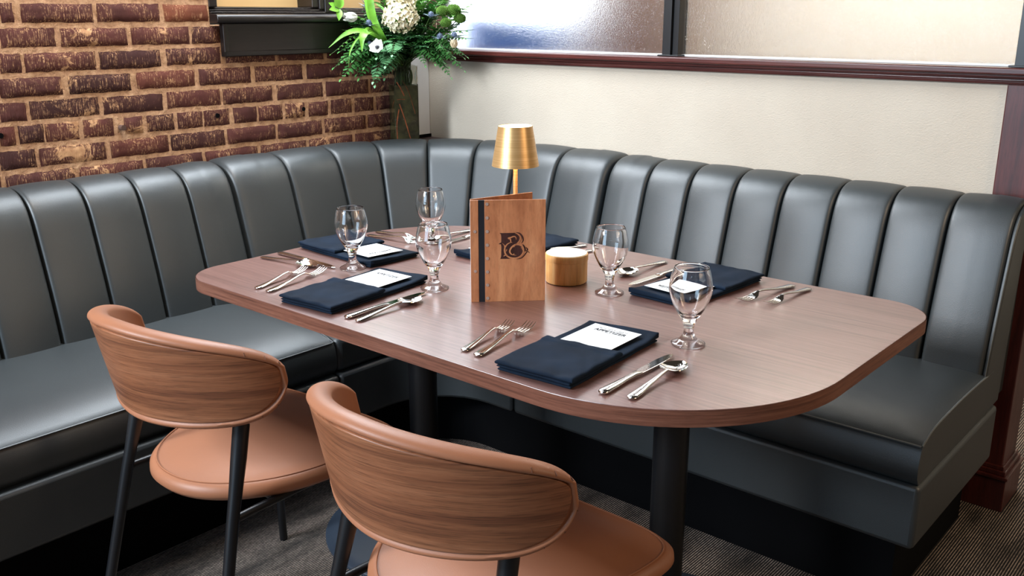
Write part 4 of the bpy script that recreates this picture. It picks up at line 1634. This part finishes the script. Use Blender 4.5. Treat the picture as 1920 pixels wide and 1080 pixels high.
# hydrangeas
for (c, R_, lab) in ((V(0.222, -0.342, 1.366), 0.057, 'large cream hydrangea head at the centre of the bouquet'), (V(0.20, -0.315, 1.432), 0.048, 'pale green-white hydrangea head just above the large cream one')):
    r = flower_root('hydrangea', None, lab, 'flower')
    b = MB()
    N_ = 170
    for k in range(N_):
        z = 1 - 2 * (k + 0.5) / N_
        ph = k * 2.39996
        q = math.sqrt(1 - z * z)
        d = V(q * math.cos(ph), q * math.sin(ph), z * 0.9)
        p = c + d * R_ * random.uniform(0.80, 1.12)
        t1 = d.orthogonal().normalized()
        t1 = Matrix.Rotation(random.uniform(0, 6.28), 3, d) @ t1
        t2 = d.cross(t1).normalized()
        for j in range(4):
            a = j * PI / 2
            e = t1 * math.cos(a) + t2 * math.sin(a) + d * random.uniform(-0.2, 1.1)
            petal(b, p, e, d, 0.0120, 0.0072, 0.3, 2, 2)
    core = MB()
    core.lathe([(0.0, -R_ * 0.8), (R_ * 0.55, -R_ * 0.6), (R_ * 0.82, 0), (R_ * 0.55, R_ * 0.6), (0, R_ * 0.8)], 16, tuple(c))
    thing_mesh(r, [('stem', stem_part(c), M['stem']), ('florets', b, M['cream']), ('core', core, M['moss'])])

# white tulip
r = flower_root('tulip', None, 'white tulip bud pointing left below the bright leaf twig', 'flower')
c = V(0.115, -0.455, 1.365)
ax = V(-0.30, -0.80, -0.02).normalized()
b = MB()
t1 = ax.orthogonal().normalized()
t2 = ax.cross(t1)
for j in range(6):
    a = j * PI / 3
    rd = t1 * math.cos(a) + t2 * math.sin(a)
    petal(b, c + rd * 0.004, ax + rd * 0.62, -rd, 0.052 if j % 2 else 0.049, 0.017, -0.0, 8, 6) if False else petal(b, c + rd * 0.005, ax + rd * 0.42, ax * 0.2 - rd, 0.050, 0.0165, 0.42, 8, 6)
thing_mesh(r, [('stem', stem_part(c, 0.0028, 0.06), M['lime']), ('petals', b, M['petal'])])

# white anemone
def open_flower(c, ax, L, Wd, n, lab, mat, name, centre, cup=0.35):
    r = flower_root(name, None, lab, 'flower')
    b = MB()
    ax = ax.normalized()
    t1 = ax.orthogonal().normalized()
    t2 = ax.cross(t1)
    for j in range(n):
        a = j * 2 * PI / n + (0.3 if j % 2 else 0)
        rd = t1 * math.cos(a) + t2 * math.sin(a)
        petal(b, c + rd * 0.003 + ax * (0.001 * (j % 2)), rd + ax * 0.35, ax, L, Wd, cup, 6, 6)
    parts = [('stem', stem_part(c), M['stem']), ('petals', b, mat)]
    if centre:
        k = MB()
        k.lathe([(0.0, -0.005), (0.006, -0.003), (0.007, 0.001), (0.004, 0.005), (0.0, 0.006)], 14, tuple(c + ax * 0.006))
        for j in range(18):
            a = j * 2 * PI / 18
            rd = t1 * math.cos(a) + t2 * math.sin(a)
            k.tube([c + ax * 0.004, c + ax * 0.008 + rd * 0.011], 0.0006, 4)
        parts.append(('centre', k, M['darkc']))
    thing_mesh(r, parts)
open_flower(V(0.20, -0.437, 1.258), V(0.35, -0.75, 0.45), 0.030, 0.017, 6, 'white anemone with dark centre at the front left', M['petal'], 'anemone', True)
# pale round bloom on the right
r = flower_root('pale_bloom', None, 'pale peach rounded bloom at the right end above the cap rail', 'flower')
c = V(0.376, -0.225, 1.268)
b = MB()
for lay, (nn_, rr_, op) in enumerate(((5, 0.020, 0.15), (6, 0.022, 0.4), (7, 0.023, 0.75))):
    for j in range(nn_):
        a = j * 2 * PI / nn_ + lay * 0.5
        rd = V(math.cos(a), math.sin(a), 0)
        petal(b, c - V(0, 0, 0.012) + rd * 0.004, V(0, 0, 1) + rd * op, V(0, 0, 0.3) - rd, rr_ * 1.25, 0.014, 0.75, 6, 6)
thing_mesh(r, [('stem', stem_part(c - V(0, 0, 0.012), 0.002, 0.03), M['stem']), ('petals', b, M['peach'])])

# thistles
for (c, lab) in ((V(0.337, -0.30, 1.373), 'upper silver-blue thistle right of the hydrangea'), (V(0.36, -0.28, 1.298), 'lower silver-blue thistle right of the hydrangea'), (V(0.394, -0.24, 1.302), 'dark blue thistle just above the pale peach bloom'), (V(0.12, -0.41, 1.405), 'grey-blue thistle above the white tulip'), (V(0.14, -0.42, 1.270), 'small blue thistle beside the white anemone'), (V(0.15, -0.43, 1.345), 'grey-blue thistle between tulip and hydrangea')):
    r = flower_root('sea_holly', None, lab, 'flower', 'sea holly thistles in the bouquet')
    b = MB()
    b.lathe([(0.0, -0.009), (0.0065, -0.007), (0.0090, 0.0), (0.0075, 0.007), (0.0, 0.012)], 14, tuple(c))
    for k in range(60):
        z = 1 - 2 * (k + 0.5) / 60
        ph = k * 2.39996
        q = math.sqrt(1 - z * z)
        d = V(q * math.cos(ph), q * math.sin(ph), z)
        b.tube([c + d * 0.007, c + d * 0.0125], [0.0012, 0.0002], 4)
    k2 = MB()
    for j in range(11):
        a = j * 2 * PI / 11
        d = V(math.cos(a), math.sin(a), random.uniform(-0.2, 0.35))
        leaf(k2, c - V(0, 0, 0.007), d, V(0, 0, 1), random.uniform(0.030, 0.040), 0.0036, 0.3, -0.1)
    thing_mesh(r, [('stem', stem_part(c, 0.0012), M['stem']), ('head', b, M['thistle']), ('bracts', k2, M['bract'])])

# mossy green blooms
for (c, R_, lab) in ((V(0.368, -0.215, 1.388), 0.028, 'mossy green pompom, largest, at the right shoulder of the bouquet'), (V(0.345, -0.25, 1.385), 0.024, 'mossy green pompom left of the largest green pompom'), (V(0.362, -0.25, 1.345), 0.021, 'lowest mossy green pompom, above the thistles'), (V(0.388, -0.205, 1.360), 0.023, 'mossy green pompom tucked under the largest one on the right')):
    r = flower_root('green_pompom', None, lab, 'flower', 'mossy green pompoms in the bouquet')
    b = MB()
    for k in range(260):
        z = 1 - 2 * (k + 0.5) / 260
        ph = k * 2.39996
        q = math.sqrt(1 - z * z)
        d = V(q * math.cos(ph), q * math.sin(ph), z * 0.8)
        b.tube([c + d * R_ * 0.7, c + d * R_ * random.uniform(0.92, 1.06)], [0.0022, 0.0010], 4)
    b.lathe([(0.0, -R_ * 0.66), (R_ * 0.6, -R_ * 0.45), (R_ * 0.8, 0), (R_ * 0.6, R_ * 0.45), (0, R_ * 0.66)], 14, tuple(c))
    thing_mesh(r, [('stem', stem_part(c, 0.0016), M['stem']), ('head', b, M['moss'])])

# red-brown twigs in the water, against the glass (local coords of the vase faces)
Rv = Matrix.Rotation(math.radians(-30), 3, 'Z')
def vp(u, z, face):
    k = 0.0459
    p = V(u, -k, z) if face == 0 else V(k, u, z)
    return Rv @ p + V(VC[0], VC[1], 0.885)
TW = [([(1, -0.028, 0.155), (1, -0.010, 0.10), (1, 0.012, 0.02)], 0.0021, 'red-brown twig slanting down to the right inside the vase'),
      ([(1, -0.036, 0.238), (1, -0.022, 0.215), (1, -0.008, 0.185)], 0.0024, 'short red-brown twig high inside the vase'),
      ([(0, -0.015, 0.08), (0, 0.006, 0.135), (0, 0.036, 0.165), (1, -0.030, 0.172), (1, -0.006, 0.172)], 0.0014, 'thin twig bent into an arch inside the vase'),
      ([(1, -0.030, 0.135), (1, -0.040, 0.08), (1, -0.040, 0.02)], 0.0022, 'red-brown twig standing straight near the front edge of the vase'),
      ([(1, -0.015, 0.245), (1, 0.010, 0.20), (1, 0.034, 0.115)], 0.0011, 'thin pale twig along the right side inside the vase')]
for pts, rd, lab in TW:
    r = flower_root('vase_twig', None, lab, 'twig', 'twigs inside the vase')
    b = MB()
    b.tube(spline([tuple(vp(u, z, f)) for f, u, z in pts], 6), rd, 6)
    b.build('twig', M['twig'], r, world=True)
